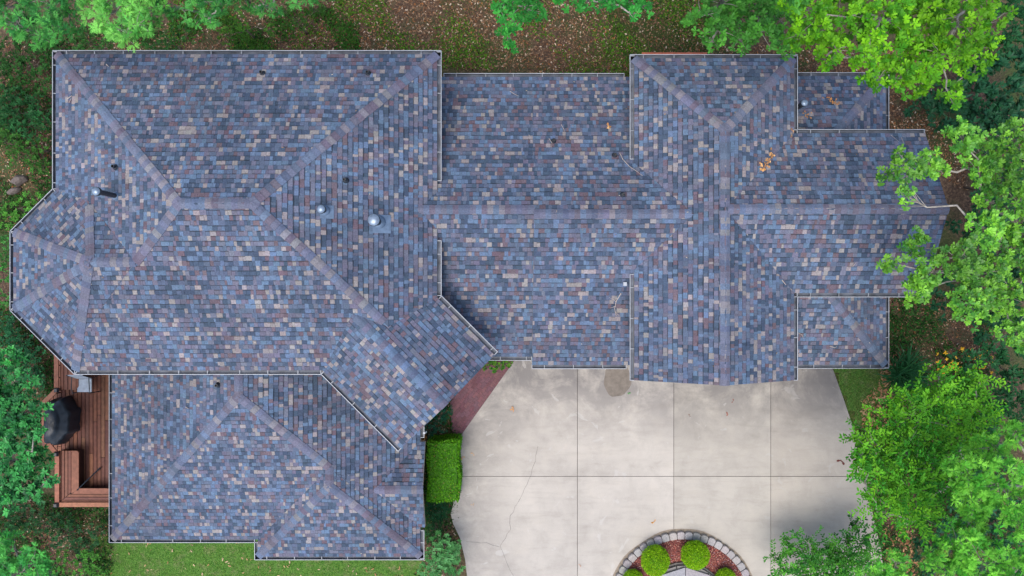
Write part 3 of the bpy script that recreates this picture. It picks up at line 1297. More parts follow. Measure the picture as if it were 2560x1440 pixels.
# covered grill: a draped cover over a barrel lid and side shelves
gc = P(158, 1050, ZD)
m_ = MB()
nr, ns_ = 40, 14
prof = [(1.0, 0.02), (1.0, 0.25), (0.98, 0.5), (0.96, 0.72), (0.93, 0.84), (0.86, 0.90), (0.72, 0.935), (0.62, 1.02), (0.54, 1.10), (0.42, 1.15), (0.22, 1.165), (0.0, 1.17)]
out = [(140, 1004), (150, 994), (168, 991), (184, 995), (196, 1010), (202, 1030), (203, 1052), (198, 1072), (187, 1088), (170, 1102), (150, 1106), (138, 1100), (137, 1080), (137, 1050), (137, 1025)]
cyl = []
for k in range(nr):
    t = k / nr * len(out)
    i = int(t)
    f = t - i
    a, b_ = out[i % len(out)], out[(i + 1) % len(out)]
    cyl.append((a[0] + (b_[0] - a[0]) * f, a[1] + (b_[1] - a[1]) * f))
s_ = (H - ZD) / F
rings = []
for r_, z_ in prof:
    i0 = len(m_.v)
    for k, (a, b_) in enumerate(cyl):
        ang = 2 * math.pi * k / nr
        fold = 1 + (0.06 * math.sin(ang * 7) + 0.04 * math.sin(ang * 13 + 1)) * (1 if z_ < 0.92 else 0.3) * (1.25 - z_ * 0.5)
        cxp = 150 if r_ < 0.8 else 160
        x = 168 + (a - 168) * r_ * fold * (1.0 if r_ > 0.8 else 0.85) - (0 if r_ > 0.8 else 6)
        y = 1050 + (b_ - 1050) * r_ * fold * (1.0 if r_ > 0.8 else 1.12)
        p = Vector(((x - 1280) * s_, (720 - y) * s_, ZD + z_ * 0.72 + 0.012 * math.sin(x * 0.35) * math.sin(y * 0.21)))
        m_.v.append(tuple(p))
        m_.c.append((0, 0, 0))
    rings.append(i0)
for a, b_ in zip(rings, rings[1:]):
    for k in range(nr):
        t = (k + 1) % nr
        m_.f.append((a + t, a + k, b_ + k, b_ + t))
g_ = m_.build('covered_grill', 'cover', None, smooth=True)
tag(g_, 'barbecue grill under a creased black cover at the deck railing', 'grill')

# patio chair half under the eave
ch = tag(empty('patio_chair', P(230, 958, ZD)), 'patio chair with a pale sling seat and dark frame under the roof edge', 'chair')
c0 = P(230, 958, ZD)
m_ = MB()
m_.box((c0.x, c0.y - 0.02, ZD + 0.42), (0.46, 0.42, 0.03))
off_parent(m_.build('seat', 'sling'), ch)
m_ = MB()
m_.prism([(c0.x - 0.23, c0.y + 0.20, ZD + 0.44), (c0.x + 0.23, c0.y + 0.20, ZD + 0.44), (c0.x + 0.23, c0.y + 0.23, ZD + 0.44), (c0.x - 0.23, c0.y + 0.23, ZD + 0.44)],
         [(c0.x - 0.23, c0.y + 0.36, ZD + 0.95), (c0.x + 0.23, c0.y + 0.36, ZD + 0.95), (c0.x + 0.23, c0.y + 0.385, ZD + 0.95), (c0.x - 0.23, c0.y + 0.385, ZD + 0.95)])
off_parent(m_.build('backrest', 'sling'), ch)
for sx in (-1, 1):
    m_ = MB()
    xx = c0.x + sx * 0.27
    m_.tube([(xx, c0.y - 0.26, ZD), (xx, c0.y - 0.24, ZD + 0.62), (xx + sx * 0.02, c0.y - 0.1, ZD + 0.66), (xx, c0.y + 0.3, ZD + 0.66)], 0.016, 6)
    off_parent(m_.build('armrest', 'black_metal'), ch)
    m_ = MB()
    m_.tube([(xx, c0.y + 0.3, ZD), (xx, c0.y + 0.22, ZD + 0.42), (xx, c0.y + 0.37, ZD + 0.96)], 0.016, 6)
    off_parent(m_.build('leg', 'black_metal'), ch)

# a dark pole leaning on the bench
m_ = MB()
pa, pb = P(192, 1226, ZB + 0.03), P(251, 1169, ZD + 0.05)
m_.tube([pa, pa.lerp(pb, 0.5) + Vector((0, 0, 0.01)), pb], [0.02, 0.02, 0.026], 8)
tag(m_.build('pole', 'black_metal'), 'slim dark metal pole leaning from the bench edge onto the deck floor', 'pole')

# red boards behind the garage
m_t = tag(empty('wooden_landing', P(1690, 130, 0.6)), 'red stained wooden landing just showing behind the garage gutter', 'landing')
for k in range(5):
    m_ = MB()
    y0, y1 = 131 + k * 9.4, 131 + k * 9.4 + 8.8
    q = [P(1605, y1, 1.2), P(1768, y1, 1.2), P(1768, y0, 1.2), P(1605, y0, 1.2)]
    m_.prism([(p.x, p.y, 1.16) for p in q], [(p.x, p.y, 1.2) for p in q], jit((0.46, 0.135, 0.075), 0.08))
    off_parent(m_.build('landing_board', 'wood'), m_t)
for px in (1612, 1690, 1760):
    p = P(px, 140, 1.2)
    m_ = MB()
    m_.box((p.x, p.y, 0.5), (0.1, 0.1, 1.3), 0, (0.2, 0.07, 0.05))
    off_parent(m_.build('support_post', 'wood'), m_t)

# ------------------------------------------------------------------ leaves
LEAF = {}
# deep-lobed oak leaf
v = [(0, 0, 0), (0.28, 0, 0.03), (0.52, 0, 0.04), (0.76, 0, 0.03), (1, 0, -0.03)]
lob = [(0.40, 0.17), (0.68, 0.25), (0.93, 0.17)]
f = []
for sg in (1, -1):
    for k, (a, b_) in enumerate(lob):
        v.append((a, b_ * sg, -0.03))
        t = (k, k + 1, len(v) - 1)
        f.append(t if sg > 0 else t[::-1])
LEAF['pin'] = (np.array(v), [x if i < 3 else x for i, x in enumerate(f)])
# shallow-lobed broad oak leaf, two halves folded on the rib
half = [(0.0, 0.02), (0.22, 0.13), (0.36, 0.1), (0.52, 0.25), (0.64, 0.17), (0.82, 0.26), (0.9, 0.12), (1.0, 0.0)]
v, f = [], []
for sg in (1, -1):
    i0 = len(v)
    v.append((0, 0, 0.0))
    for a, b_ in half:
        v.append((a, b_ * sg, -0.25 * b_ - 0.08 * a * a))
    t = tuple(range(i0, len(v)))
    f.append(t[::-1] if sg > 0 else t)
LEAF['broad'] = (np.array(v), f)
half = [(0.0, 0.0), (0.3, 0.2), (0.7, 0.2), (1.0, 0.0)]
v, f = [], []
for sg in (1, -1):
    i0 = len(v)
    for a, b_ in half:
        v.append((a, b_ * sg, 0.3 * b_ - 0.12 * a * a))
    t = tuple(range(i0, len(v)))
    f.append(t[::-1] if sg > 0 else t)
LEAF['ellip'] = (np.array(v), f)
v = [(0, 0, 0), (0.5, 0.16, 0.02), (1, 0, -0.05), (0.5, -0.16, 0.02)]
LEAF['small'] = (np.array(v), [(0, 3, 2, 1)])
v = [(0, -0.03, 0), (0, 0.03, 0), (0.6, 0.02, 0), (1, 0, -0.1), (0.6, -0.02, 0)]
LEAF['blade'] = (np.array(v), [(0, 4, 3, 2, 1)])


def frames(dirs, roll):
    """x along dirs, z roughly up with a roll"""
    x = dirs / np.linalg.norm(dirs, axis=1, keepdims=True)
    up = np.tile(np.array([[0, 0, 1.0]]), (len(x), 1))
    up[np.abs(x[:, 2]) > 0.95] = np.array([1.0, 0, 0])
    y = np.cross(up, x)
    y /= np.linalg.norm(y, axis=1, keepdims=True)
    z = np.cross(x, y)
    c, s = np.cos(roll)[:, None], np.sin(roll)[:, None]
    return x, y * c + z * s, z * c - y * s


def leaves_mesh(name, pos, dirs, size, cols, style, mat='leaf', parent=None, roll=0.35, wide=1.0):
    tv, tf = LEAF[style]
    n = len(pos)
    x, y, z = frames(dirs, rng.normal(0, roll, n))
    s = size[:, None, None]
    V = pos[:, None, :] + s * (tv[None, :, 0:1] * x[:, None, :] + wide * tv[None, :, 1:2] * y[:, None, :] + tv[None, :, 2:3] * z[:, None, :])
    return np_mesh(name, V, tf, len(tv), cols, mat, parent)


def colvar(n, base, var=0.22, tip=None, f=None):
    c = np.array(base)[None, :] * (1 + rng.normal(0, var, (n, 1)))
    c = c * (1 + rng.normal(0, 0.07, (n, 3)))
    if tip is not None:
        c = c * (1 - f[:, None]) + np.array(tip)[None, :] * f[:, None]
    return np.clip(c, 0.003, 0.9)


def clump_tips(clumps, dens, hole=0.0):
    """tips over the upper part of each leaf mass: position, outward direction"""
    T, Dn, ci = [], [], []
    for k, (px, py, r, z) in enumerate(clumps):
        c = P(px, py, z)
        R_ = r * (H - z) / F
        n = max(6, int(dens * R_ * R_ * math.pi))
        u = rng.normal(size=(n, 3))
        u[:, 2] = np.abs(u[:, 2]) * 0.75 - 0.15
        u /= np.linalg.norm(u, axis=1, keepdims=True)
        rad = np.where(rng.uniform(0, 1, (n, 1)) < 0.72, rng.uniform(0.85, 1.06, (n, 1)), rng.uniform(0.35, 0.85, (n, 1)))
        ph = rng.uniform(0, 6.28, 3)
        lump = 1 + 0.28 * np.sin(3 * np.arctan2(u[:, 1], u[:, 0]) + ph[0]) + 0.14 * np.sin(7 * np.arctan2(u[:, 1], u[:, 0]) + ph[1])
        p = np.array(c)[None, :] + u * rad * R_ * lump[:, None] * np.array([[1, 1, 0.75]])
        if hole:
            g = np.sin(p[:, 0] * 4.1 + ph[0]) * np.sin(p[:, 1] * 3.7 + ph[1]) * np.sin(p[:, 2] * 3.3 + ph[2])
            keep = g < (1 - hole)
            p, u = p[keep], u[keep]
        T.append(p)
        Dn.append(u)
        ci += [k] * len(p)
    return np.concatenate(T), np.concatenate(Dn), np.array(ci)


def tree(name, label, cat, base, clumps, style, leaf_len, per, dens, col, tip=None, hole=0.1, mat='leaf', bark='bark', group=None,
         trunk_r=0.16, twig=0.02, spray=0.9, lift=0.15, mode='rosette', col_by_clump=0.12):
    gx, gy = base
    root = empty(name, (gx, gy, ground_z(gx, gy)))
    tag(root, label, cat, group)
    T, U, ci = clump_tips(clumps, dens, hole)
    n = len(T) * per
    pos = np.repeat(T, per, axis=0)
    out = np.repeat(U, per, axis=0)
    if mode == 'rosette':       # leaves radiate evenly from every twig tip
        az = np.repeat(rng.uniform(0, 6.28, len(T)), per) + np.tile(np.arange(per), len(T)) * 2.4 + rng.normal(0, 0.25, n)
        ring = np.tile(np.arange(per) % 2, len(T))
        d = np.stack([np.cos(az), np.sin(az), rng.normal(lift, 0.22, n) + 0.35 * ring], axis=1) + out * spray * 0.5
        pos = pos + d / np.linalg.norm(d, axis=1, keepdims=True) * leaf_len * 0.08
    else:                       # leaves in two ranks along an outward twig
        tw = U + rng.normal(0, 0.35, U.shape)
        tw[:, 2] = np.abs(tw[:, 2]) * 0.5 + lift * 0.5
        tw /= np.linalg.norm(tw, axis=1, keepdims=True)
        tw = np.repeat(tw, per, axis=0)
        sd_ = np.cross(tw, np.array([[0, 0, 1.0]]))
        sd_ /= np.linalg.norm(sd_, axis=1, keepdims=True) + 1e-6
        k_ = np.tile(np.arange(per), len(T))
        sg_ = np.where(k_ % 2 == 0, 1.0, -1.0)[:, None]
        pos = pos + tw * (k_[:, None] / per - 0.4) * leaf_len * per * 0.42
        d = tw * 0.75 + sd_ * sg_ * 0.8 + rng.normal(0, 0.28, (n, 3))
    size = leaf_len * rng.uniform(0.65, 1.15, n)
    cl = (1 + rng.normal(0, col_by_clump, len(clumps)))[ci]
    tipf = np.repeat(np.clip(rng.normal(0.3, 0.3, len(T)), 0, 1), per)
    cols = colvar(n, col, 0.16, tip, tipf if tip is not None else None) * np.repeat(cl, per)[:, None]
    cr = leaves_mesh('crown', pos, d, size, cols, style, mat)
    off_parent(cr, root)
    # trunk, limbs to every leaf mass, twigs to some tips
    zmean = float(np.mean([c[3] for c in clumps]))
    zt = max(0.4, (zmean - root.location.z) * 0.6)
    tr = MB()
    b0 = Vector((gx, gy, root.location.z - 0.1))
    top = Vector((gx, gy, root.location.z + zt))
    cen = sum((P(c[0], c[1], c[3]) for c in clumps), Vector()) / len(clumps)
    top = top.lerp(Vector((cen.x, cen.y, top.z)), 0.12)
    tr.tube([b0, b0.lerp(top, 0.5) + Vector((0.05, -0.04, 0)), top], [trunk_r * 1.25, trunk_r, trunk_r * 0.75], 9)
    off_parent(tr.build('trunk', bark, smooth=True), root)
    lm = MB()
    nodes = [top] + [P(c[0], c[1], c[3] - 0.38 * c[2] * (H - c[3]) / F) for c in clumps]
    par = {}
    used, left = [0], set(range(1, len(nodes)))
    dist0 = {0: 0.0}
    while left:
        best = None
        for a in used:
            for b_ in left:
                dd = (nodes[a] - nodes[b_]).length + 0.55 * dist0[a]
                if best is None or dd < best[0]:
                    best = (dd, a, b_)
        _, a, b_ = best
        par[b_] = a
        dist0[b_] = dist0[a] + (nodes[a] - nodes[b_]).length
        used.append(b_)
        left.discard(b_)
    wt = {k: 1.0 for k in range(len(nodes))}
    for k in reversed(used[1:]):
        wt[par[k]] += wt[k]
    for k in used[1:]:
        a, b_ = nodes[par[k]], nodes[k]
        r0 = min(trunk_r * 0.7, twig * 0.9 * math.sqrt(wt[k]) + twig * 0.3)
        L = (b_ - a).length
        js = lambda f_: Vector((random.uniform(-f_, f_), random.uniform(-f_, f_), random.uniform(-f_ * .4, f_ * .8))) * L
        pts = [a, a.lerp(b_, 0.25) + js(0.07), a.lerp(b_, 0.5) + js(0.10), a.lerp(b_, 0.75) + js(0.07), b_]
        lm.tube(pts, [r0 * 1.15, r0, r0 * 0.9, r0 * 0.8, r0 * 0.7], 6)
        idx = np.where(ci == k - 1)[0]
        if len(idx):
            for t in rng.choice(idx, min(len(idx), 12), replace=False):
                tp = Vector(T[t])
                st = pts[3].lerp(b_, random.random())
                m3 = st.lerp(tp, 0.55) + Vector((random.uniform(-.06, .06), random.uniform(-.06, .06), 0.03))
                lm.tube([st, m3, tp], [twig * 0.6, twig * 0.45, twig * 0.2], 4, cap=False)
    off_parent(lm.build('limbs', bark, smooth=True), root)
    return root


def cz(lst, z, dz=0.5):
    return [(a, b_, r, z + random.uniform(-dz, dz)) for a, b_, r in lst]


def at(px, py, z=0):
    p = P(px, py, z)
    return (p.x, p.y)


OAKS = 'trees around the house'
G_PIN = (0.030, 0.175, 0.040)
G_PINL = (0.075, 0.30, 0.05)
G_MID = (0.045, 0.175, 0.03)
G_BRT = (0.045, 0.19, 0.010)
G_E = (0.045, 0.19, 0.02)
G_DK = (0.016, 0.062, 0.026)

tree('oak_tree', 'blue-green oak with spiky leaves in the corner above the main roof', 'tree', at(70, -80),
     cz([(45, 15, 48), (118, 12, 42), (175, 50, 34), (95, 88, 30), (45, 62, 30), (140, 72, 32), (120, 98, 18), (70, -60, 70), (-40, 20, 60), (165, -30, 50)], 7.5), 'pin', 0.17, 9, 62, G_PIN, tip=(0.13, 0.50, 0.09), hole=0.25, group=OAKS)
tree('oak_tree', 'bright green oak with spiky leaves hanging nearest the top edge of the main roof', 'tree', at(320, -90),
     cz([(300, 28, 58), (362, 22, 45), (262, 42, 34), (318, 78, 28), (386, 30, 26), (344, 60, 32), (240, 5, 30), (320, -70, 80)], 8.0), 'pin', 0.17, 10, 56, G_PINL, tip=(0.25, 0.66, 0.12), hole=0.15, group=OAKS)
tree('oak_tree', 'thin row of pale spiky oak twigs along the frame edge above the main roof', 'tree', at(560, -120),
     cz([(445, 18, 36), (500, 28, 36), (550, 8, 32), (620, 4, 36), (672, 18, 24), (690, -8, 24), (520, 48, 16), (560, -60, 70), (660, -70, 60)], 7.0) + [(480, -130, 110, 10), (620, -140, 120, 11), (780, -140, 120, 11), (900, -150, 110, 11)], 'pin', 0.16, 9, 56, G_PIN, tip=(0.13, 0.48, 0.09), hole=0.25, group=OAKS)  # high clumps out of view are added to block sky over the north slopes
tree('maple_tree', 'dark green broadleaf tree with one branch hanging down over the leaf litter', 'tree', at(1400, -110),
     cz([(1262, 5, 34), (1310, 14, 34), (1285, 52, 30), (1272, 90, 22), (1283, 118, 13), (1248, 30, 22), (1338, 32, 22), (1470, 2, 22), (1520, 2, 26), (1575, 8, 28), (1606, 18, 22), (1586, 34, 12), (1420, -60, 70), (1540, -50, 60), (1300, -60, 60)], 6.5, 0.4), 'broad', 0.115, 9, 72, (0.022, 0.18, 0.03), tip=(0.07, 0.42, 0.06), hole=0.2, group=OAKS)
tree('oak_tree', 'shaded mid-green oak spreading behind the garage', 'tree', at(1850, -100),
     cz([(1752, 40, 34), (1795, 75, 40), (1848, 45, 52), (1905, 85, 42), (1955, 55, 50), (1880, 10, 55), (1962, 105, 30), (1800, 10, 45), (1852, 112, 20), (1775, 108, 20), (1820, -60, 80), (1930, -50, 80)], 6.3, 0.6) + [(1780, -140, 110, 10), (1900, -150, 120, 11), (2020, -150, 120, 11), (1700, -150, 100, 11), (1960, -110, 80, 10)], 'broad', 0.115, 9, 72, G_MID, tip=(0.10, 0.38, 0.04), hole=0.3, group=OAKS)  # the second list is unseen crown, added to darken the north-east roofs
tree('oak_tree', 'big yellow-green oak whose crown fills the corner behind the garage', 'tree', at(2230, -40),
     cz([(2015, 25, 60), (2005, 92, 36), (2095, 55, 80), (2200, 45, 80), (2300, 55, 80), (2395, 65, 70), (2150, 145, 46), (2080, 128, 34), (2248, 140, 62), (2340, 148, 55), (2430, 150, 45), (2190, 195, 32), (2300, 200, 46), (2376, 228, 26), (2250, 195, 36), (2470, 60, 42), (2055, 150, 20), (2385, 250, 14), (2120, -60, 90), (2280, -60, 100), (2430, -40, 80)], 8.6, 0.8), 'broad', 0.11, 9, 85, G_BRT, tip=(0.21, 0.53, 0.015), hole=0.4, group=OAKS, trunk_r=0.18, twig=0.016)
tree('oak_tree', 'sunlit glossy oak with pale bare limbs reaching over the east wing', 'tree', at(2640, 560),
     cz([(2212, 440, 18), (2262, 420, 36), (2312, 408, 32), (2350, 425, 22), (2268, 490, 20), (2405, 345, 38), (2455, 385, 44), (2525, 345, 40), (2446, 425, 32), (2500, 445, 44), (2545, 500, 36), (2466, 500, 28), (2230, 658, 24), (2285, 612, 34), (2325, 680, 40), (2285, 735, 28), (2400, 645, 44), (2440, 690, 56), (2505, 625, 54), (2420, 765, 46), (2505, 745, 54), (2540, 830, 38), (2465, 572, 44), (2540, 560, 40), (2300, 700, 26), (2600, 420, 70), (2610, 640, 80)], 7.6, 0.7), 'broad', 0.10, 9, 135, G_E, tip=(0.23, 0.56, 0.04), hole=0.22, mat='glossy_leaf', group=OAKS, trunk_r=0.16, twig=0.016)
tree('elm_tree', 'airy small-leaved tree with upright sprays at the edge of the driveway', 'tree', at(2300, 1120),
     cz([(2145, 1112, 18), (2142, 1150, 14), (2160, 1200, 18), (2172, 1240, 18), (2200, 1290, 22), (2250, 1000, 24), (2345, 940, 14), (2430, 1000, 40), (2160, 1090, 28), (2152, 1140, 22), (2300, 1060, 60), (2345, 1000, 46), (2185, 1250, 26), (2175, 1105, 34), (2200, 1150, 50), (2250, 1060, 58), (2300, 1000, 50), (2380, 985, 44), (2255, 1150, 66), (2330, 1095, 70), (2405, 1075, 60), (2205, 1215, 36), (2290, 1230, 66), (2235, 1270, 34), (2350, 1180, 64), (2410, 960, 34), (2460, 945, 22), (2300, 1300, 40)], 4.6, 0.8), 'ellip', 0.12, 15, 40, (0.04, 0.22, 0.018), tip=(0.19, 0.50, 0.02), hole=0.3, group=OAKS, lift=0.7, mode='spray', trunk_r=0.1, twig=0.016)
tree('oak_tree', 'pale green oak with feathery leaf rosettes in the corner beyond the driveway', 'tree', at(2560, 1290),
     cz([(2415, 1185, 48), (2480, 1120, 46), (2535, 1085, 36), (2500, 1215, 60), (2430, 1262, 44), (2545, 1300, 46), (2380, 1372, 52), (2450, 1402, 62), (2345, 1405, 40), (2520, 1425, 50), (2420, 1330, 40), (2600, 1200, 60), (2460, 1480, 60), (2590, 1380, 60)], 7.4, 0.6), 'pin', 0.165, 10, 72, (0.05, 0.26, 0.025), tip=(0.25, 0.66, 0.07), hole=0.2, group=OAKS)
tree('oak_sapling', 'small pale spiky oak crown by the bottom corner of the driveway', 'tree', at(2220, 1460),
     cz([(2195, 1415, 32), (2238, 1405, 30), (2165, 1440, 24), (2245, 1440, 30), (2210, 1470, 40)], 3.6, 0.3), 'pin', 0.15, 10, 66, (0.05, 0.26, 0.03), tip=(0.25, 0.64, 0.07), hole=0.15, group=OAKS)
tree('elm_sapling', 'young small-leaved tree spreading over the bottom edge of the driveway', 'tree', at(2070, 1480),
     cz([(1938, 1390, 18), (1962, 1345, 16), (1985, 1375, 26), (1955, 1425, 24), (2020, 1350, 16), (2030, 1395, 34), (2085, 1375, 30), (2120, 1345, 26), (2138, 1312, 14), (2165, 1350, 22), (2110, 1405, 42), (2050, 1435, 44), (2170, 1395, 32), (2000, 1440, 34), (2120, 1450, 40)], 1.35, 0.2), 'ellip', 0.115, 14, 46, (0.022, 0.13, 0.02), tip=(0.11, 0.40, 0.03), hole=0.25, group=OAKS, lift=0.7, mode='spray', trunk_r=0.07, twig=0.012)
tree('oak_tree', 'glossy dark green broadleaf tree overhanging the deck railing', 'tree', at(-40, 1080),
     cz([(25, 965, 46), (70, 945, 22), (20, 1060, 50), (66, 1030, 38), (104, 1030, 18), (72, 1088, 38), (106, 1082, 14), (40, 1150, 50), (98, 1165, 36), (128, 1190, 18), (58, 1215, 40), (100, 1225, 24), (15, 1235, 40), (20, 900, 34), (-50, 1000, 80), (-50, 1150, 80)], 3.6, 0.5), 'ellip', 0.14, 9, 72, (0.018, 0.14, 0.036), tip=(0.07, 0.42, 0.09), hole=0.15, mat='glossy_leaf', group=OAKS)
tree('oak_tree', 'light green spiky oak in the corner below the deck', 'tree', at(-20, 1460),
     cz([(40, 1375, 40), (85, 1410, 42), (15, 1345, 26), (112, 1400, 18), (50, 1430, 44), (20, 1470, 50), (130, 1430, 20)], 4.2, 0.3), 'pin', 0.15, 10, 60, (0.035, 0.24, 0.05), tip=(0.13, 0.52, 0.09), hole=0.25, group=OAKS)


# ------------------------------------------------------------------ shrubs
def shrub(name, label, cat, clumps, style, L, per, dens, col, tip=None, hole=0.1, mat='leaf', group=None, lift=0.3):
    c = clumps[0]
    p = P(c[0], c[1], c[3])
    return tree(name, label, cat, (p.x, p.y), clumps, style, L, per, dens, col, tip, hole, mat, 'dark_bark', group, 0.03, 0.008, 0.8, lift)


RH = 'dark shrubs under the trees'
shrub('rhododendron', 'dark whorled evergreen shrub in the shade below the yellow-green oak', 'shrub',
      cz([(2420, 235, 60), (2500, 200, 58), (2370, 285, 46), (2495, 295, 56), (2545, 240, 40), (2440, 170, 40), (2340, 240, 30), (2460, 320, 50), (2530, 320, 40), (2400, 330, 30), (2300, 270, 24)], 2.0, 0.3), 'ellip', 0.19, 7, 36, (0.014, 0.066, 0.03), hole=0.2, group=RH)
shrub('rhododendron', 'dark evergreen shrub at the frame edge above the glossy oak', 'shrub',
      cz([(2535, 120, 46), (2545, 60, 40), (2525, 20, 40), (2500, 110, 30)], 2.2, 0.3), 'ellip', 0.18, 7, 38, (0.018, 0.085, 0.03), hole=0.15, group=RH)
shrub('rhododendron', 'dark evergreen shrub glimpsed between the limbs of the glossy oak', 'shrub',
      cz([(2480, 450, 50), (2530, 420, 40), (2540, 520, 40), (2470, 520, 40), (2410, 560, 34), (2500, 580, 40), (2440, 640, 40), (2540, 640, 40), (2400, 700, 34), (2480, 720, 40), (2545, 720, 40), (2360, 760, 30), (2440, 800, 40), (2520, 800, 40)], 1.6, 0.3), 'ellip', 0.18, 7, 34, (0.014, 0.07, 0.03), hole=0.2, group=RH)
shrub('rhododendron', 'dark evergreen shrub below the glossy oak and above the small-leaved tree', 'shrub',
      cz([(2530, 900, 40), (2480, 880, 34), (2545, 960, 34), (2500, 1000, 40), (2450, 1020, 30), (2545, 1030, 40), (2420, 900, 30), (2500, 1080, 40), (2450, 1100, 40)], 1.8, 0.3), 'ellip', 0.17, 7, 38, (0.02, 0.095, 0.032), hole=0.15, group=RH)
shrub('rhododendron', 'dark shrub in the shade between the two pale oak crowns beyond the driveway', 'shrub',
      cz([(2520, 1340, 40), (2545, 1250, 30), (2480, 1310, 40), (2310, 1370, 34), (2330, 1430, 30), (2540, 1390, 40), (2420, 1180, 40), (2440, 1250, 40), (2400, 1300, 40), (2360, 1330, 30), (2420, 1420, 40), (2500, 1430, 40), (2500, 1180, 40)], 1.6, 0.3), 'ellip', 0.16, 7, 38, (0.02, 0.09, 0.04), hole=0.15, group=RH)
UND = 'low woodland shrubs left of the house'
ul = [('low green woodland shrub beside the top corner of the main roof', [(90, 160, 34), (40, 190, 40), (110, 215, 22), (20, 140, 36), (70, 110, 36), (120, 130, 26)], (0.018, 0.07, 0.014)),
      ('dark green woodland shrub level with the upper half of the main roof side', [(50, 280, 44), (100, 270, 26), (20, 250, 36), (80, 320, 30), (20, 310, 36), (110, 300, 22)], (0.014, 0.066, 0.02)),
      ('low woodland shrub beside the main roof just above the two rocks', [(100, 370, 26), (60, 400, 30), (20, 360, 34), (110, 420, 18)], (0.03, 0.10, 0.016)),
      ('bright leafy shrub beside the slanted edge of the turret roof', [(50, 520, 28), (20, 545, 26), (85, 500, 18)], (0.055, 0.18, 0.025)),
      ('green shrub along the left edge of the turret roof', [(12, 610, 26), (8, 680, 30), (10, 745, 26)], (0.035, 0.15, 0.03)),
      ('dark blue-green shrub beneath the lower slanted edge of the turret roof', [(45, 850, 36), (20, 810, 30), (80, 890, 26), (95, 930, 20), (20, 880, 40), (60, 930, 40), (100, 970, 24)], (0.014, 0.075, 0.03)),
      ('dark shrub in the shade below the deck corner', [(170, 1330, 34), (120, 1310, 30), (210, 1370, 26), (60, 1290, 40), (20, 1300, 40), (240, 1330, 20), (160, 1290, 20)], (0.016, 0.06, 0.02)),
      ('bright low shrub below the deck near the lawn', [(200, 1415, 34), (160, 1400, 26), (235, 1390, 18), (245, 1430, 16)], (0.045, 0.16, 0.022))]
for lab, cl, c in ul:
    cl2 = []
    for a, b_, r in cl:
        g0 = PG(a, b_)
        cl2.append((a, b_, r, g0.z + 0.45 + random.uniform(-0.1, 0.15)))
    shrub('woodland_shrub', lab, 'shrub', cl2, 'ellip', 0.10, 6, 75, c, tip=tuple(v * 2.4 for v in c), hole=0.3, group=UND)
for lab, cl, c in (('low green shrub above the main roof below the bright oak', [(230, 105, 26), (185, 112, 20), (280, 110, 22)], (0.022, 0.085, 0.016)),
                   ('low shrub between the oak twigs and the top gutter of the main roof', [(420, 100, 26), (470, 85, 22), (380, 112, 16)], (0.02, 0.08, 0.016)),
                   ('small yellow-green shrub in the litter above the main roof', [(600, 60, 20), (560, 90, 18), (680, 75, 14)], (0.045, 0.13, 0.016)),
                   ('small shrub in the dark corner above the right end of the main roof', [(745, 60, 22), (715, 30, 20), (790, 20, 20)], (0.03, 0.085, 0.016))):
    shrub('woodland_shrub', lab, 'shrub', [(a, b_, r, 0.35) for a, b_, r in cl], 'ellip', 0.09, 6, 80, c, tip=tuple(v * 2.2 for v in c), hole=0.35, group='low woodland shrubs above the house')

shrub('azalea_shrub', 'dark blue-green shrub tucked under the slanted entry roof', 'shrub', [(1092, 1050, 26, 0.6), (1112, 1030, 16, 0.5), (1078, 1075, 16, 0.5)], 'small', 0.06, 9, 260, (0.012, 0.075, 0.045), tip=(0.02, 0.13, 0.07))
shrub('entry_shrub', 'small green shrub in the bed at the end of the brick path', 'shrub', [(1238, 910, 20, 0.45), (1222, 912, 16, 0.45), (1262, 908, 14, 0.4)], 'ellip', 0.06, 8, 200, (0.03, 0.13, 0.02), tip=(0.16, 0.36, 0.03))
shrub('lily_plant', 'dark strappy plant between the clipped hedge and the conifer', 'plant', [(1092, 1282, 24, 0.3), (1080, 1275, 16, 0.3)], 'blade', 0.34, 10, 60, (0.012, 0.07, 0.03), lift=0.7)
shrub('conifer_shrub', 'loose pale green conifer bush at the bottom corner of the house', 'shrub',
      [(1110, 1375, 28, 1.2), (1130, 1405, 26, 1.1), (1090, 1400, 26, 1.0), (1075, 1430, 24, 0.8), (1115, 1435, 28, 1.0), (1135, 1365, 16, 1.2), (1095, 1350, 16, 0.9)], 'small', 0.085, 12, 230, (0.07, 0.25, 0.07), tip=(0.20, 0.50, 0.20), hole=0.2, lift=0.5)
shrub('woodland_shrub', 'dark feathery shrub against the house wall above the conifer', 'shrub', [(1080, 1330, 20, 0.5), (1090, 1315, 16, 0.4)], 'small', 0.07, 9, 200, (0.018, 0.075, 0.025))

# tall ornamental grass right of the porch
shrub('ornamental_grass', 'clump of long arching dark grass beside the porch corner', 'plant', [(2255, 925, 20, 0.5), (2275, 940, 16, 0.4), (2245, 950, 14, 0.4)], 'blade', 0.75, 14, 60, (0.03, 0.13, 0.045), lift=0.5)


# clipped hedge and round boxwoods: leafy surfaces over a dark body
def clipped(name, label, cat, surf_pts, surf_n, L, col, tip, body, group=None, loc=None):
    root = empty(name, loc)
    tag(root, label, cat, group)
    n = len(surf_pts)
    d = surf_n * 0.25 + rng.normal(0, 0.75, (n, 3))
    pos = surf_pts - surf_n * rng.uniform(0, L * 0.9, (n, 1))
    cols = colvar(n, col, 0.22, tip, np.clip(rng.normal(0.3, 0.35, n), 0, 1))
    br_ = rng.uniform(0, 1, n) < 0.018
    cols[br_] = np.array([0.38, 0.24, 0.09]) * rng.uniform(0.6, 1.2, (int(br_.sum()), 1))
    off_parent(leaves_mesh('foliage', pos, d, L * rng.uniform(0.7, 1.3, n), cols, 'small', roll=1.2, wide=1.5), root)
    off_parent(body, root)
    return root


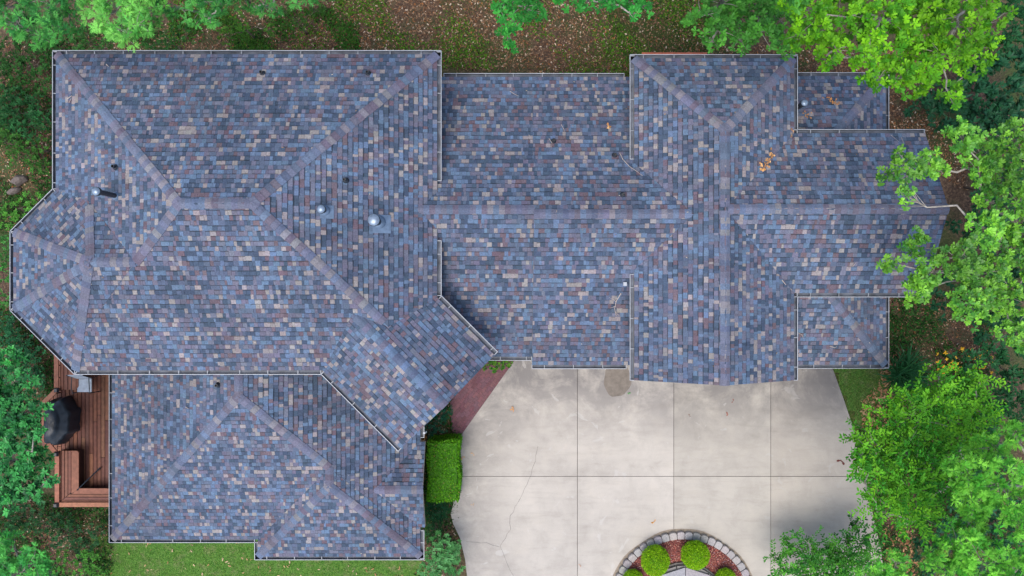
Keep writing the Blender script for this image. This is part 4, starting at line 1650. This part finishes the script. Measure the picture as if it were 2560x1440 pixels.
# hedge
a, b_ = P(1068, 1105, 1.15), P(1146, 1256, 1.15)
hx0, hx1, hy0, hy1, hz0, hz1 = min(a.x, b_.x), max(a.x, b_.x), min(a.y, b_.y), max(a.y, b_.y), -0.1, 1.15
n = 15000
areas = np.array([(hx1 - hx0) * (hy1 - hy0), (hy1 - hy0) * 1.2, (hy1 - hy0) * 1.2, (hx1 - hx0) * 1.2, (hx1 - hx0) * 1.2])
fa = rng.choice(5, n, p=areas / areas.sum())
u_, v_ = rng.uniform(0, 1, n), rng.uniform(0, 1, n)
X = hx0 + (hx1 - hx0) * u_
Y = hy0 + (hy1 - hy0) * v_
Z = np.full(n, hz1) + 0.03 * np.sin(X * 7) * np.sin(Y * 6) + 0.015 * np.sin(X * 19 + 1) * np.sin(Y * 23)
ed_ = np.minimum(np.minimum(X - hx0, hx1 - X), np.minimum(Y - hy0, hy1 - Y))
Z -= 0.09 * np.clip(1 - ed_ / 0.13, 0, 1) ** 2
Z += np.where(rng.uniform(0, 1, n) < 0.05, rng.uniform(0, 0.08, n), 0)
Nn = np.zeros((n, 3)); Nn[:, 2] = 1
wob = 0.03 * np.sin(Y * 5 + 1) + 0.02 * np.sin(Z * 6)
for k, (ax, val, nv) in enumerate((('x', hx0, (-1, 0, .1)), ('x', hx1, (1, 0, .1)), ('y', hy0, (0, -1, .1)), ('y', hy1, (0, 1, .1)))):
    m_ = fa == k + 1
    zz = hz0 + (hz1 - hz0) * (v_ if ax == 'y' else u_)
    Z[m_] = zz[m_]
    if ax == 'x':
        X[m_] = val + (0.03 * np.sin(Y * 5) + 0.02 * np.sin(zz * 7))[m_]
    else:
        Y[m_] = val + (0.03 * np.sin(X * 6) + 0.02 * np.sin(zz * 7))[m_]
    Nn[m_] = nv
mb = MB()
mb.box(((hx0 + hx1) / 2, (hy0 + hy1) / 2, 0.5), (hx1 - hx0 - 0.12, hy1 - hy0 - 0.12, 1.16))
clipped('hedge', 'box-clipped bright green hedge between the house and the driveway', 'hedge', np.stack([X, Y, Z], 1), Nn, 0.05,
        (0.055, 0.24, 0.006), (0.18, 0.46, 0.02), mb.build('stems', 'inner_leaf'), None, ((hx0 + hx1) / 2, (hy0 + hy1) / 2, 0))

# ------------------------------------------------------------------ round planter in the driveway
pc = P(1709, 1515, 0.15)
ring_r = 174 * (H - 0.15) / F
planter = tag(empty('round_planter', (pc.x, pc.y, 0)), 'round planter edged with grey stones around a paved centre', 'planter')
nst = 56
SC_ = [(0.36, 0.338, 0.335), (0.33, 0.312, 0.312), (0.385, 0.362, 0.355), (0.30, 0.285, 0.285)]
for k in range(nst):
    a = 2 * math.pi * (k + 0.3) / nst
    ca, sa = math.cos(a), math.sin(a)
    mb = MB()
    hw = ring_r * math.pi / nst - 0.004
    r0, r1 = ring_r - 0.11, ring_r + 0.13 + random.uniform(-0.01, 0.01)
    prof_ = [(r0, -hw * 0.82), (r0 + 0.03, -hw * 0.95), (r1 - 0.06, -hw), (r1 - 0.015, -hw * 0.72), (r1, 0), (r1 - 0.015, hw * 0.72), (r1 - 0.06, hw), (r0 + 0.03, hw * 0.95), (r0, hw * 0.82)]
    tilt = random.uniform(-0.008, 0.008)
    bot = [(pc.x + ca * x - sa * y, pc.y + sa * x + ca * y, -0.02) for x, y in prof_]
    mid = [(p[0], p[1], 0.125) for p in bot]
    top = [(pc.x + ca * x - sa * y, pc.y + sa * x + ca * y, 0.145 + tilt) for x, y in [(ring_r + (x - ring_r) * 0.92, y * 0.92) for x, y in prof_]]
    c_ = jit(random.choice(SC_), 0.05)
    mb.prism(bot, mid, c_)
    mb.f.pop(0)
    mb.prism(mid, top, c_, cap_bottom=False)
    off_parent(mb.build('stone', 'stone'), planter)
mb = MB()
mb.lathe((pc.x, pc.y, 0), [(ring_r - 0.09, 0.0), (ring_r - 0.1, 0.07), (ring_r * 0.7, 0.10), (0.3, 0.11)], 40)
off_parent(mb.build('soil_bed', 'mulch_bed', smooth=True), planter)
mb = MB()
for k in range(64):
    a0, a1 = 2 * math.pi * k / 64, 2 * math.pi * (k + 1) / 64
    ra, rb, rc = ring_r - 0.05, ring_r + 0.19 + 0.025 * math.sin(5 * a0) + 0.015 * math.sin(11 * a0), ring_r + 0.19 + 0.025 * math.sin(5 * a1) + 0.015 * math.sin(11 * a1)
    mb.poly([(pc.x + r_ * math.cos(a), pc.y + r_ * math.sin(a), 0.004) for r_, a in ((ra, a0), (rb, a0), (rc, a1), (ra, a1))], (0.27, 0.225, 0.175))
off_parent(mb.build('footing', 'stone'), planter)
# central stone column: two courses and a capstone ring
ZC = 0.42
cr_ = 105 * (H - ZC) / F
mb = MB()
for lay, (z0, z1, rr) in enumerate(((0.05, 0.195, cr_ * 1.06), (0.2, 0.325, cr_ * 1.02))):
    ns2 = 16
    for k in range(ns2):
        a0, a1 = 2 * math.pi * (k + lay * 0.5 + 0.03) / ns2, 2 * math.pi * (k + 1 + lay * 0.5 - 0.03) / ns2
        q = [(pc.x + rr * math.cos(a), pc.y + rr * math.sin(a)) for a in (a0, (a0 + a1) / 2, a1)] + [(pc.x + (rr - 0.25) * math.cos(a), pc.y + (rr - 0.25) * math.sin(a)) for a in (a1, a0)]
        m2 = MB()
        m2.prism([(x, y, z0) for x, y in q], [(x, y, z1) for x, y in q], jit((0.27, 0.255, 0.24), 0.15))
        off_parent(m2.build('wall_block', 'stone'), planter)
for k in range(10):
    a0, a1 = 2 * math.pi * (k + 0.015) / 10 + math.pi / 2, 2 * math.pi * (k + 0.985) / 10 + math.pi / 2
    q = [(pc.x + cr_ * math.cos(a), pc.y + cr_ * math.sin(a)) for a in (a0, a1)] + [(pc.x + 0.12 * math.cos(a), pc.y + 0.12 * math.sin(a)) for a in (a1, a0)]
    m2 = MB()
    m2.prism([(x, y, 0.335) for x, y in q], [(x, y, ZC) for x, y in q], jit((0.31, 0.29, 0.31), 0.08))
    off_parent(m2.build('capstone', 'stone'), planter)


def scatter_np(name, pts, L, cols, style, mat, flat=0.25, kind='stuff', parent=None, up=None, wide=1.0, lv=0.35):
    n = len(pts)
    az = rng.uniform(0, 2 * math.pi, n)
    d = np.stack([np.cos(az), np.sin(az), rng.normal(0 if up is None else up, flat, n)], 1)
    o = leaves_mesh(name, pts, d, L * rng.uniform(1 - lv, 1 + lv, n), cols, style, mat, roll=0.45, wide=wide)
    if parent is not None:
        off_parent(o, parent)
    return tag(o, kind=kind)


def pick(n, pal, w, var=0.15):
    idx = rng.choice(len(pal), n, p=np.array(w) / sum(w))
    return np.clip(np.array(pal)[idx] * (1 + rng.normal(0, var, (n, 1))), 0.004, 0.95)


# red mulch in the planter
n = 9000
rr_ = np.sqrt(rng.uniform((cr_ + 0.02) ** 2, (ring_r - 0.1) ** 2, n))
aa = rng.uniform(0, 2 * math.pi, n)
pts = np.stack([pc.x + rr_ * np.cos(aa), pc.y + rr_ * np.sin(aa), 0.105 + rng.uniform(0, 0.03, n)], 1)
scatter_np('mulch', pts, 0.05, pick(n, [(0.32, 0.10, 0.08), (0.42, 0.14, 0.11), (0.24, 0.07, 0.065), (0.52, 0.30, 0.22), (0.38, 0.24, 0.26)], [4, 4, 2, 1.3, 1]), 'small', 'mulch', parent=planter, wide=1.6)

BX = 'round clipped boxwoods in the planter'
for lab, (px, py, r) in (('slightly egg-shaped boxwood, the left one of the two whole boxwoods in the planter', (1638, 1401, 35)),
                         ('round yellow-green boxwood right of the egg-shaped one and nearest the garage', (1738, 1387, 35)),
                         ('small boxwood at the left side of the planter, cut by the frame', (1583, 1450, 26)),
                         ('small boxwood at the right side of the planter, cut by the frame', (1814, 1447, 26))):
    zc = 0.10 + r * 0.0105
    c = P(px, py, zc)
    R_ = r * (H - zc - 0.15) / F
    n = int(9500 * (r / 35) ** 2)
    u = rng.normal(size=(n, 3))
    u[:, 2] = np.where(u[:, 2] < -0.4, -u[:, 2], u[:, 2])
    u /= np.linalg.norm(u, axis=1, keepdims=True)
    el = np.array([[1, 1.09 if px == 1638 else 1.0, 0.9]])
    lump = 1 + 0.025 * np.sin(u[:, 0] * 8) * np.sin(u[:, 1] * 7 + 1)
    pts = np.array(c)[None, :] + u * R_ * el * lump[:, None]
    mb = MB()
    mb.lathe((c.x, c.y, c.z), [(R_ * 0.5, -R_ * 0.8), (R_ * 0.9, -0.1 * R_), (R_ * 0.8, R_ * 0.4), (R_ * 0.4, R_ * 0.76), (0.01, R_ * 0.84)], 18)
    clipped('boxwood', lab, 'shrub', pts, u, 0.036, (0.17, 0.40, 0.006), (0.38, 0.64, 0.02), mb.build('stems', 'inner_leaf', smooth=True), BX, (c.x, c.y, 0.1))

# ------------------------------------------------------------------ ground cover, litter, lawn
def region(polys, n):
    """n random ground points inside picture polygons (as seen at ground level)"""
    out = []
    ar = []
    ws = []
    for poly in polys:
        w_ = [(PG(*p).x, PG(*p).y) for p in poly]
        ws.append(w_)
        ar.append(abs(area(w_)))
    tot = sum(ar)
    for w_, a_ in zip(ws, ar):
        k = int(n * a_ / tot)
        xs_ = [p[0] for p in w_]
        ys_ = [p[1] for p in w_]
        x_ = rng.uniform(min(xs_), max(xs_), k * 3)
        y_ = rng.uniform(min(ys_), max(ys_), k * 3)
        got = [(a, b_) for a, b_ in zip(x_, y_) if inside(w_, a, b_)][:k]
        out += got
    return out


def ground_pts(lst, up=0.01):
    return np.array([(x, y, ground_z(x, y) + up) for x, y in lst])


def patchy(lst, fx, thr, seed=0.0):
    return [(x, y) for x, y in lst if math.sin(x * fx + seed) * math.sin(y * fx * 1.13 + seed * 2) + 0.5 * math.sin(x * fx * 2.3 + y * fx * 1.9 + seed) + random.uniform(-0.45, 0.45) > thr]


LITP = [(0.15, 0.08, 0.045), (0.22, 0.125, 0.07), (0.09, 0.048, 0.03), (0.33, 0.21, 0.125), (0.55, 0.44, 0.33), (0.32, 0.13, 0.045)]
LITW = [5, 5, 4, 3, 1.2, 1]
top_l = [[(420, -20), (1760, -20), (1760, 210), (420, 150)], [(1740, 110), (2330, 110), (2330, 340), (1740, 210)], [(2190, 300), (2420, 300), (2420, 480), (2190, 340)]]
side_l = [[(-10, 100), (140, 100), (140, 480), (30, 580), (-10, 580)], [(-10, 760), (40, 780), (200, 940), (140, 1010), (-10, 1010)], [(2200, 720), (2480, 740), (2480, 960), (2200, 940)],
          [(2140, 1080), (2260, 940), (2480, 1000), (2560, 1450), (2200, 1450)], [(-10, 1240), (280, 1240), (280, 1450), (-10, 1450)], [(130, 60), (450, 60), (450, 140), (130, 140)], [(1062, 1000), (1145, 1000), (1145, 1450), (1040, 1450)]]
lp = region(top_l, 30000)
o_pts = ground_pts(lp, 0.015)
scatter_np('leaf_litter', o_pts, 0.075, pick(len(o_pts), LITP, LITW), 'ellip', 'litter', flat=0.3)
lp = region(side_l, 22000)
o_pts = ground_pts(lp, 0.015)
scatter_np('leaf_litter', o_pts, 0.07, pick(len(o_pts), LITP, LITW), 'ellip', 'litter', flat=0.3)
# tan oak leaves fallen at the end of the driveway and by the porch
lp = region([[(2150, 1000), (2235, 930), (2235, 1050), (2160, 1110)], [(2195, 880), (2260, 870), (2260, 960), (2200, 960)], [(2205, 1320), (2275, 1330), (2300, 1440), (2215, 1440)]], 700)
o_pts = ground_pts(lp, 0.06)
scatter_np('fallen_leaves', o_pts, 0.13, pick(len(o_pts), [(0.42, 0.22, 0.11), (0.36, 0.17, 0.08), (0.5, 0.3, 0.16)], [2, 2, 1]), 'pin', 'litter', flat=0.25)

lp = region([[(235, 1360), (640, 1360), (640, 1405), (1050, 1405), (1050, 1445), (235, 1445)]], 60)
o_pts = ground_pts(lp, 0.05)
scatter_np('fallen_leaves', o_pts, 0.11, pick(len(o_pts), [(0.5, 0.3, 0.17), (0.6, 0.42, 0.28), (0.4, 0.2, 0.1)], [1, 1, 1]), 'pin', 'litter', flat=0.2)
# small green plants among the litter
lp = patchy(region(top_l[:1], 22000), 1.1, 0.25, 1.0)
o_pts = ground_pts(lp, 0.03)
scatter_np('ground_cover', o_pts, 0.07, colvar(len(o_pts), (0.07, 0.175, 0.012), 0.35), 'ellip', 'leaf', flat=0.4, up=0.3)
lp = patchy(region(side_l, 34000), 1.5, -0.25, 2.0)
o_pts = ground_pts(lp, 0.06)
scatter_np('ground_cover', o_pts, 0.085, colvar(len(o_pts), (0.022, 0.085, 0.014), 0.4), 'ellip', 'leaf', flat=0.4, up=0.35)
lp = patchy(region([[(420, 20), (900, 20), (900, 128), (420, 128)]], 8000), 1.6, 0.1, 3.0)
o_pts = ground_pts(lp, 0.05)
scatter_np('ground_cover', o_pts, 0.085, colvar(len(o_pts), (0.035, 0.11, 0.014), 0.3), 'ellip', 'leaf', flat=0.4, up=0.3)


lm_, nt, b, _ = mat_base('thin_lawn')
pos = geo_pos(nt)
n1 = noise(nt, 2.6, 6, 0.75, pos)
n2 = noise(nt, 24.0, 4, 0.7, pos)
la = ramp(nt, n2.outputs[0], [(0.3, (0.014, 0.05, 0.006)), (0.52, (0.055, 0.155, 0.014)), (0.75, (0.16, 0.25, 0.05))])
lb = ramp(nt, n2.outputs[0], [(0.3, (0.06, 0.06, 0.025)), (0.55, (0.17, 0.17, 0.075)), (0.75, (0.34, 0.29, 0.17))])
lf = ramp(nt, n1.outputs[0], [(0.5, (0, 0, 0)), (0.7, (0.85, 0.85, 0.85))])
nt.links.new(mixc(nt, la.outputs[0], lb.outputs[0], lf.outputs[0]), b.inputs['Base Color'])
b.inputs['Roughness'].default_value = 0.95


def lawn(poly):
    w_ = [(PG(*p).x, PG(*p).y) for p in poly]
    for t in ear(w_):
        pass
    mb = MB()
    xs_, ys_ = [p[0] for p in w_], [p[1] for p in w_]
    x_ = min(xs_)
    if area(w_) < 0:
        w_ = w_[::-1]
    st_ = 0.25
    while x_ < max(xs_):
        y_ = min(ys_)
        while y_ < max(ys_):
            q = [(x_, y_), (x_ + st_, y_), (x_ + st_, y_ + st_), (x_, y_ + st_)]
            if all(inside(w_, a, b2) for a, b2 in q):
                mb.poly([(a, b2, ground_z(a, b2) + 0.012) for a, b2 in q])
            y_ += st_
        x_ += st_
    tag(mb.build('lawn', lm_), kind='structure')


lawn([(225, 1330), (1070, 1330), (1070, 1470), (225, 1470)])
lawn([(2060, 905), (2240, 905), (2215, 1040), (2140, 1085)])


def grass(polys, n, L, col, tip, thr=None, fx=1.0):
    lp = region(polys, n)
    if thr is not None:
        lp = patchy(lp, fx, thr, 5.0)
    o_pts = ground_pts(lp, 0.0)
    f_ = np.clip(rng.normal(0.3, 0.3, len(o_pts)), 0, 1)
    return scatter_np('grass', o_pts, L, colvar(len(o_pts), col, 0.25, tip, f_), 'blade', 'leaf', flat=0.3, up=0.22, wide=2.2)


grass([[(235, 1340), (650, 1340), (650, 1385), (1062, 1385), (1062, 1460), (235, 1460)]], 24000, 0.085, (0.03, 0.145, 0.008), (0.2, 0.31, 0.06))
grass([[(2060, 915), (2250, 915), (2225, 1050), (2140, 1085)]], 10000, 0.085, (0.055, 0.14, 0.016), (0.24, 0.24, 0.08))
grass([[(1500, -20), (1780, -20), (1780, 150), (1560, 150)]], 22000, 0.09, (0.03, 0.075, 0.014), (0.06, 0.11, 0.02))
grass([[(1040, -20), (1230, -20), (1230, 140), (1100, 190)], [(1100, 60), (1560, 120), (1560, 190), (1100, 190)]], 14000, 0.07, (0.04, 0.09, 0.014), (0.1, 0.14, 0.03), thr=0.15, fx=2.2)

# yellow flowers below the glossy oak
lp = region([[(2320, 870), (2470, 870), (2470, 930), (2320, 930)]], 38)
fl = []
for x_, y_ in lp:
    fl.append((x_, y_, ground_z(x_, y_) + 0.35))
o_pts = np.repeat(np.array(fl), 6, axis=0)
scatter_np('blossoms', o_pts, 0.07, pick(len(o_pts), [(0.75, 0.42, 0.02), (0.8, 0.5, 0.05)], [1, 1], 0.1), 'ellip', 'litter', flat=0.2)

# ------------------------------------------------------------------ rocks, sticks, fallen sprigs
def rock(px, py, sx, sy, sz, rz, label):
    p = PG(px, py)
    mb = MB()
    n_ = 9
    prev = None
    lays = []
    for h_, sc in ((-0.2, 0.9), (0.25, 1.0), (0.75, 0.82), (1.0, 0.5)):
        ring = []
        for k in range(n_):
            a = 2 * math.pi * k / n_
            rr = sc * (1 + 0.16 * math.sin(3.1 * k + px) + random.uniform(-0.08, 0.08))
            x_, y_ = sx * rr * math.cos(a), sy * rr * math.sin(a)
            ring.append((p.x + x_ * math.cos(rz) - y_ * math.sin(rz), p.y + x_ * math.sin(rz) + y_ * math.cos(rz), p.z + sz * h_ + random.uniform(-0.015, 0.015)))
        lays.append(ring)
    for a, b2 in zip(lays, lays[1:]):
        mb.prism(a, b2, (0.15, 0.125, 0.115), cap_bottom=False)
        if b2 is not lays[-1]:
            mb.f.pop(-(n_ + 1))
    tag(mb.build('rock', 'stone'), label, 'rock', 'rocks left of the turret roof')


rock(52, 452, 0.26, 0.17, 0.28, 0.5, 'larger dark rock in the weeds left of the main roof')
rock(38, 478, 0.24, 0.11, 0.2, 0.4, 'long brown rock just below the larger dark rock')


def stick(pxs, r, lift, label, col=(0.42, 0.36, 0.33), branches=()):
    mb = MB()
    def line(pp, rad):
        pts = []
        for q in pp:
            h_ = hit(*q)
            pts.append(h_ + Vector((0, 0, lift)))
        mb.tube(pts, [rad * (1 - 0.6 * k / max(1, len(pts) - 1)) for k in range(len(pts))], 5, col)
    line(pxs, r)
    for b2 in branches:
        line(b2, r * 0.6)
    tag(mb.build('twig', 'stone'), label, 'twig', 'twigs fallen on the roof')


stick([(1552, 733), (1540, 752), (1536, 772), (1540, 790)], 0.014, 0.05, 'forked dry branch on the link roof beside the garage gutter', branches=[[(1540, 755), (1532, 748), (1522, 744)], [(1537, 766), (1524, 770)], [(1538, 780), (1548, 790)]])
stick([(1549, 383), (1556, 398), (1572, 416), (1590, 428), (1606, 440)], 0.010, 0.04, 'pale curved twig lying across the valley by the garage gutter')
stick([(1403, 312), (1410, 325), (1410, 346)], 0.008, 0.04, 'thin curved twig above the small vent on the link roof')
stick([(1372, 347), (1380, 358), (1378, 372)], 0.008, 0.04, 'thin curved twig touching the small vent on the link roof')
stick([(1275, 229), (1286, 236), (1296, 241)], 0.008, 0.04, 'thin twig near the upper gutter of the link roof')
stick([(2073, 865), (2086, 869), (2090, 866)], 0.012, 0.04, 'short pale twig in the middle of the lower porch roof')
stick([(1994, 832), (2003, 836), (2007, 846)], 0.009, 0.04, 'bent twig on the lower porch roof beside the garage gutter')
stick([(2130, 666), (2138, 657)], 0.012, 0.04, 'short white twig on the front slope of the east wing')
stick([(1953, 700), (1963, 712)], 0.014, 0.05, 'pale twig in the lower valley of the garage roof', branches=[[(1975, 722), (1990, 740)]])
stick([(2245, 325), (2252, 345), (2258, 360)], 0.008, 0.04, 'thin twig hanging from the upper gutter of the east wing', branches=[[(2225, 338), (2245, 355)]])
stick([(268, 162), (274, 168)], 0.014, 0.04, 'tiny pale stick near the top corner of the main roof')
stick([(171, 248), (182, 240)], 0.012, 0.04, 'pale stick on the side slope of the main roof', branches=[[(175, 258), (180, 246)]])
stick([(497, 1070), (502, 1080)], 0.010, 0.04, 'thin pale twig on the lower south roof beside its hip')
stick([(466, 1017), (473, 1021)], 0.016, 0.04, 'short white stick on the side slope of the lower south roof')


def sprig(px, py, pts_px, label, n=26, L=0.09, spread=0.16, col=((0.55, 0.28, 0.10), (0.62, 0.36, 0.16), (0.42, 0.2, 0.08))):
    h0 = hit(px, py)
    root = tag(empty('dead_sprig', h0), label, 'leaf sprig', 'dead leaf sprigs fallen on the roof')
    C_ = []
    for q in pts_px:
        C_.append(hit(*q))
    P_ = np.array([tuple(C_[i % len(C_)]) for i in range(n)]) + rng.normal(0, spread * 0.35, (n, 3)) * np.array([[1, 1, 0.15]])
    P_[:, 2] += 0.07
    az = rng.uniform(0, 6.28, n)
    d = np.stack([np.cos(az), np.sin(az), rng.normal(0.2, 0.3, n)], 1)
    off_parent(leaves_mesh('leaves', P_, d, L * rng.uniform(0.7, 1.2, n), pick(n, list(col), [1] * len(col)), 'broad', 'litter', wide=1.2), root)
    mb = MB()
    if len(C_) > 1:
        mb.tube([c + Vector((0, 0, 0.05)) for c in C_], 0.008, 5, (0.3, 0.2, 0.12))
    else:
        mb.tube([C_[0] + Vector((0, 0, 0.05)), C_[0] + Vector((-0.1, -0.1, 0.05))], 0.006, 5, (0.3, 0.2, 0.12))
    off_parent(mb.build('twig', 'stone'), root)


sprig(1922, 400, [(1930, 388), (1920, 402), (1910, 412)], 'largest orange dead leaf sprig in the upper valley of the garage roof', 24, L=0.08, spread=0.12, col=((0.50, 0.27, 0.11), (0.56, 0.34, 0.17), (0.38, 0.19, 0.08)))
sprig(1905, 421, [(1905, 421)], 'small orange leaf just below the largest dead sprig', 7, spread=0.07)
sprig(2078, 254, [(2068, 248), (2078, 256), (2088, 258)], 'orange dead leaf sprig in the middle of the shaded porch roof', 16, L=0.07, col=((0.42, 0.2, 0.07), (0.36, 0.18, 0.08)))
sprig(2016, 287, [(2010, 286), (2020, 289)], 'orange dead leaf sprig beside the flue on the shaded porch roof', 9, L=0.07, col=((0.42, 0.2, 0.07), (0.36, 0.18, 0.08)))
sprig(1984, 334, [(1980, 336), (1990, 325)], 'dead leaf sprig caught at the gutter corner by the garage', 8, L=0.07, col=((0.34, 0.2, 0.1), (0.3, 0.16, 0.08)))
sprig(1521, 317, [(1521, 317)], 'single bright orange leaf on the link roof', 4, spread=0.04)
sprig(1055, 1092, [(1056, 1090), (1053, 1097)], 'tan dead leaves caught by the small gutter of the entry roof', 12)
sprig(1352, 184, [(1352, 185)], 'tan leaf lying on the upper gutter of the link roof', 5, spread=0.05)

# loose leaves on the concrete
for (px, py, s_, c) in ((1284, 1023, 0.13, (0.5, 0.27, 0.13)), (2105, 1152, 0.16, (0.12, 0.035, 0.03)), (1636, 1305, 0.1, (0.55, 0.27, 0.08)), (1182, 1132, 0.09, (0.5, 0.33, 0.2)), (1155, 1143, 0.09, (0.5, 0.3, 0.17)),
                        (1570, 982, 0.07, (0.05, 0.25, 0.05)), (1820, 1036, 0.08, (0.28, 0.1, 0.07)), (1834, 1003, 0.06, (0.25, 0.08, 0.06)), (1725, 1040, 0.04, (0.2, 0.09, 0.05)), (1450, 1413, 0.06, (0.5, 0.33, 0.24)), (1181, 1262, 0.06, (0.5, 0.35, 0.24))):
    p = P(px, py, 0.02)
    o = leaves_mesh('fallen_leaf', np.array([tuple(p)] * 3) + rng.normal(0, 0.015, (3, 3)) * np.array([[1, 1, 0.2]]), rng.normal(0, 1, (3, 3)) * np.array([[1, 1, 0.1]]), np.full(3, s_), np.array([c] * 3), 'broad', 'litter')
    tag(o, {(1284, 1023): 'tan dead leaf on the concrete near the brick path', (2105, 1152): 'dark red-brown dead leaf on the slab at the driveway edge', (1636, 1305): 'orange dead leaf on the concrete above the planter ring',
            (1182, 1132): 'tan leaf on the concrete right of the clipped hedge', (1155, 1143): 'tan leaf lying right against the clipped hedge', (1570, 982): 'small green leaf beside the damp patch', (1820, 1036): 'reddish leaf on the concrete below the garage roof',
            (1834, 1003): 'small reddish leaf nearest the garage roof edge', (1725, 1040): 'tiny brown leaf on the slab below the garage', (1450, 1413): 'pale tan leaf by the joint left of the planter', (1181, 1262): 'small tan leaf below the clipped hedge'}[(px, py)],
        'leaf', 'loose leaves on the driveway')

# small windblown bits on the shingles
bits = []
while len(bits) < 130:
    px_, py_ = random.uniform(140, 2200), random.uniform(140, 1390)
    p = hit(px_, py_)
    if (roof_h(p.x, p.y) or -9) > 0 and abs((roof_h(p.x, p.y) or -9) - p.z) < 0.1:
        bits.append((p.x, p.y, p.z + 0.035))
scatter_np('roof_debris', np.array(bits), 0.05, pick(len(bits), [(0.42, 0.36, 0.28), (0.5, 0.46, 0.4), (0.22, 0.13, 0.07), (0.3, 0.2, 0.1)], [2, 1, 2, 2]), 'small', 'litter', flat=0.3, lv=0.5)
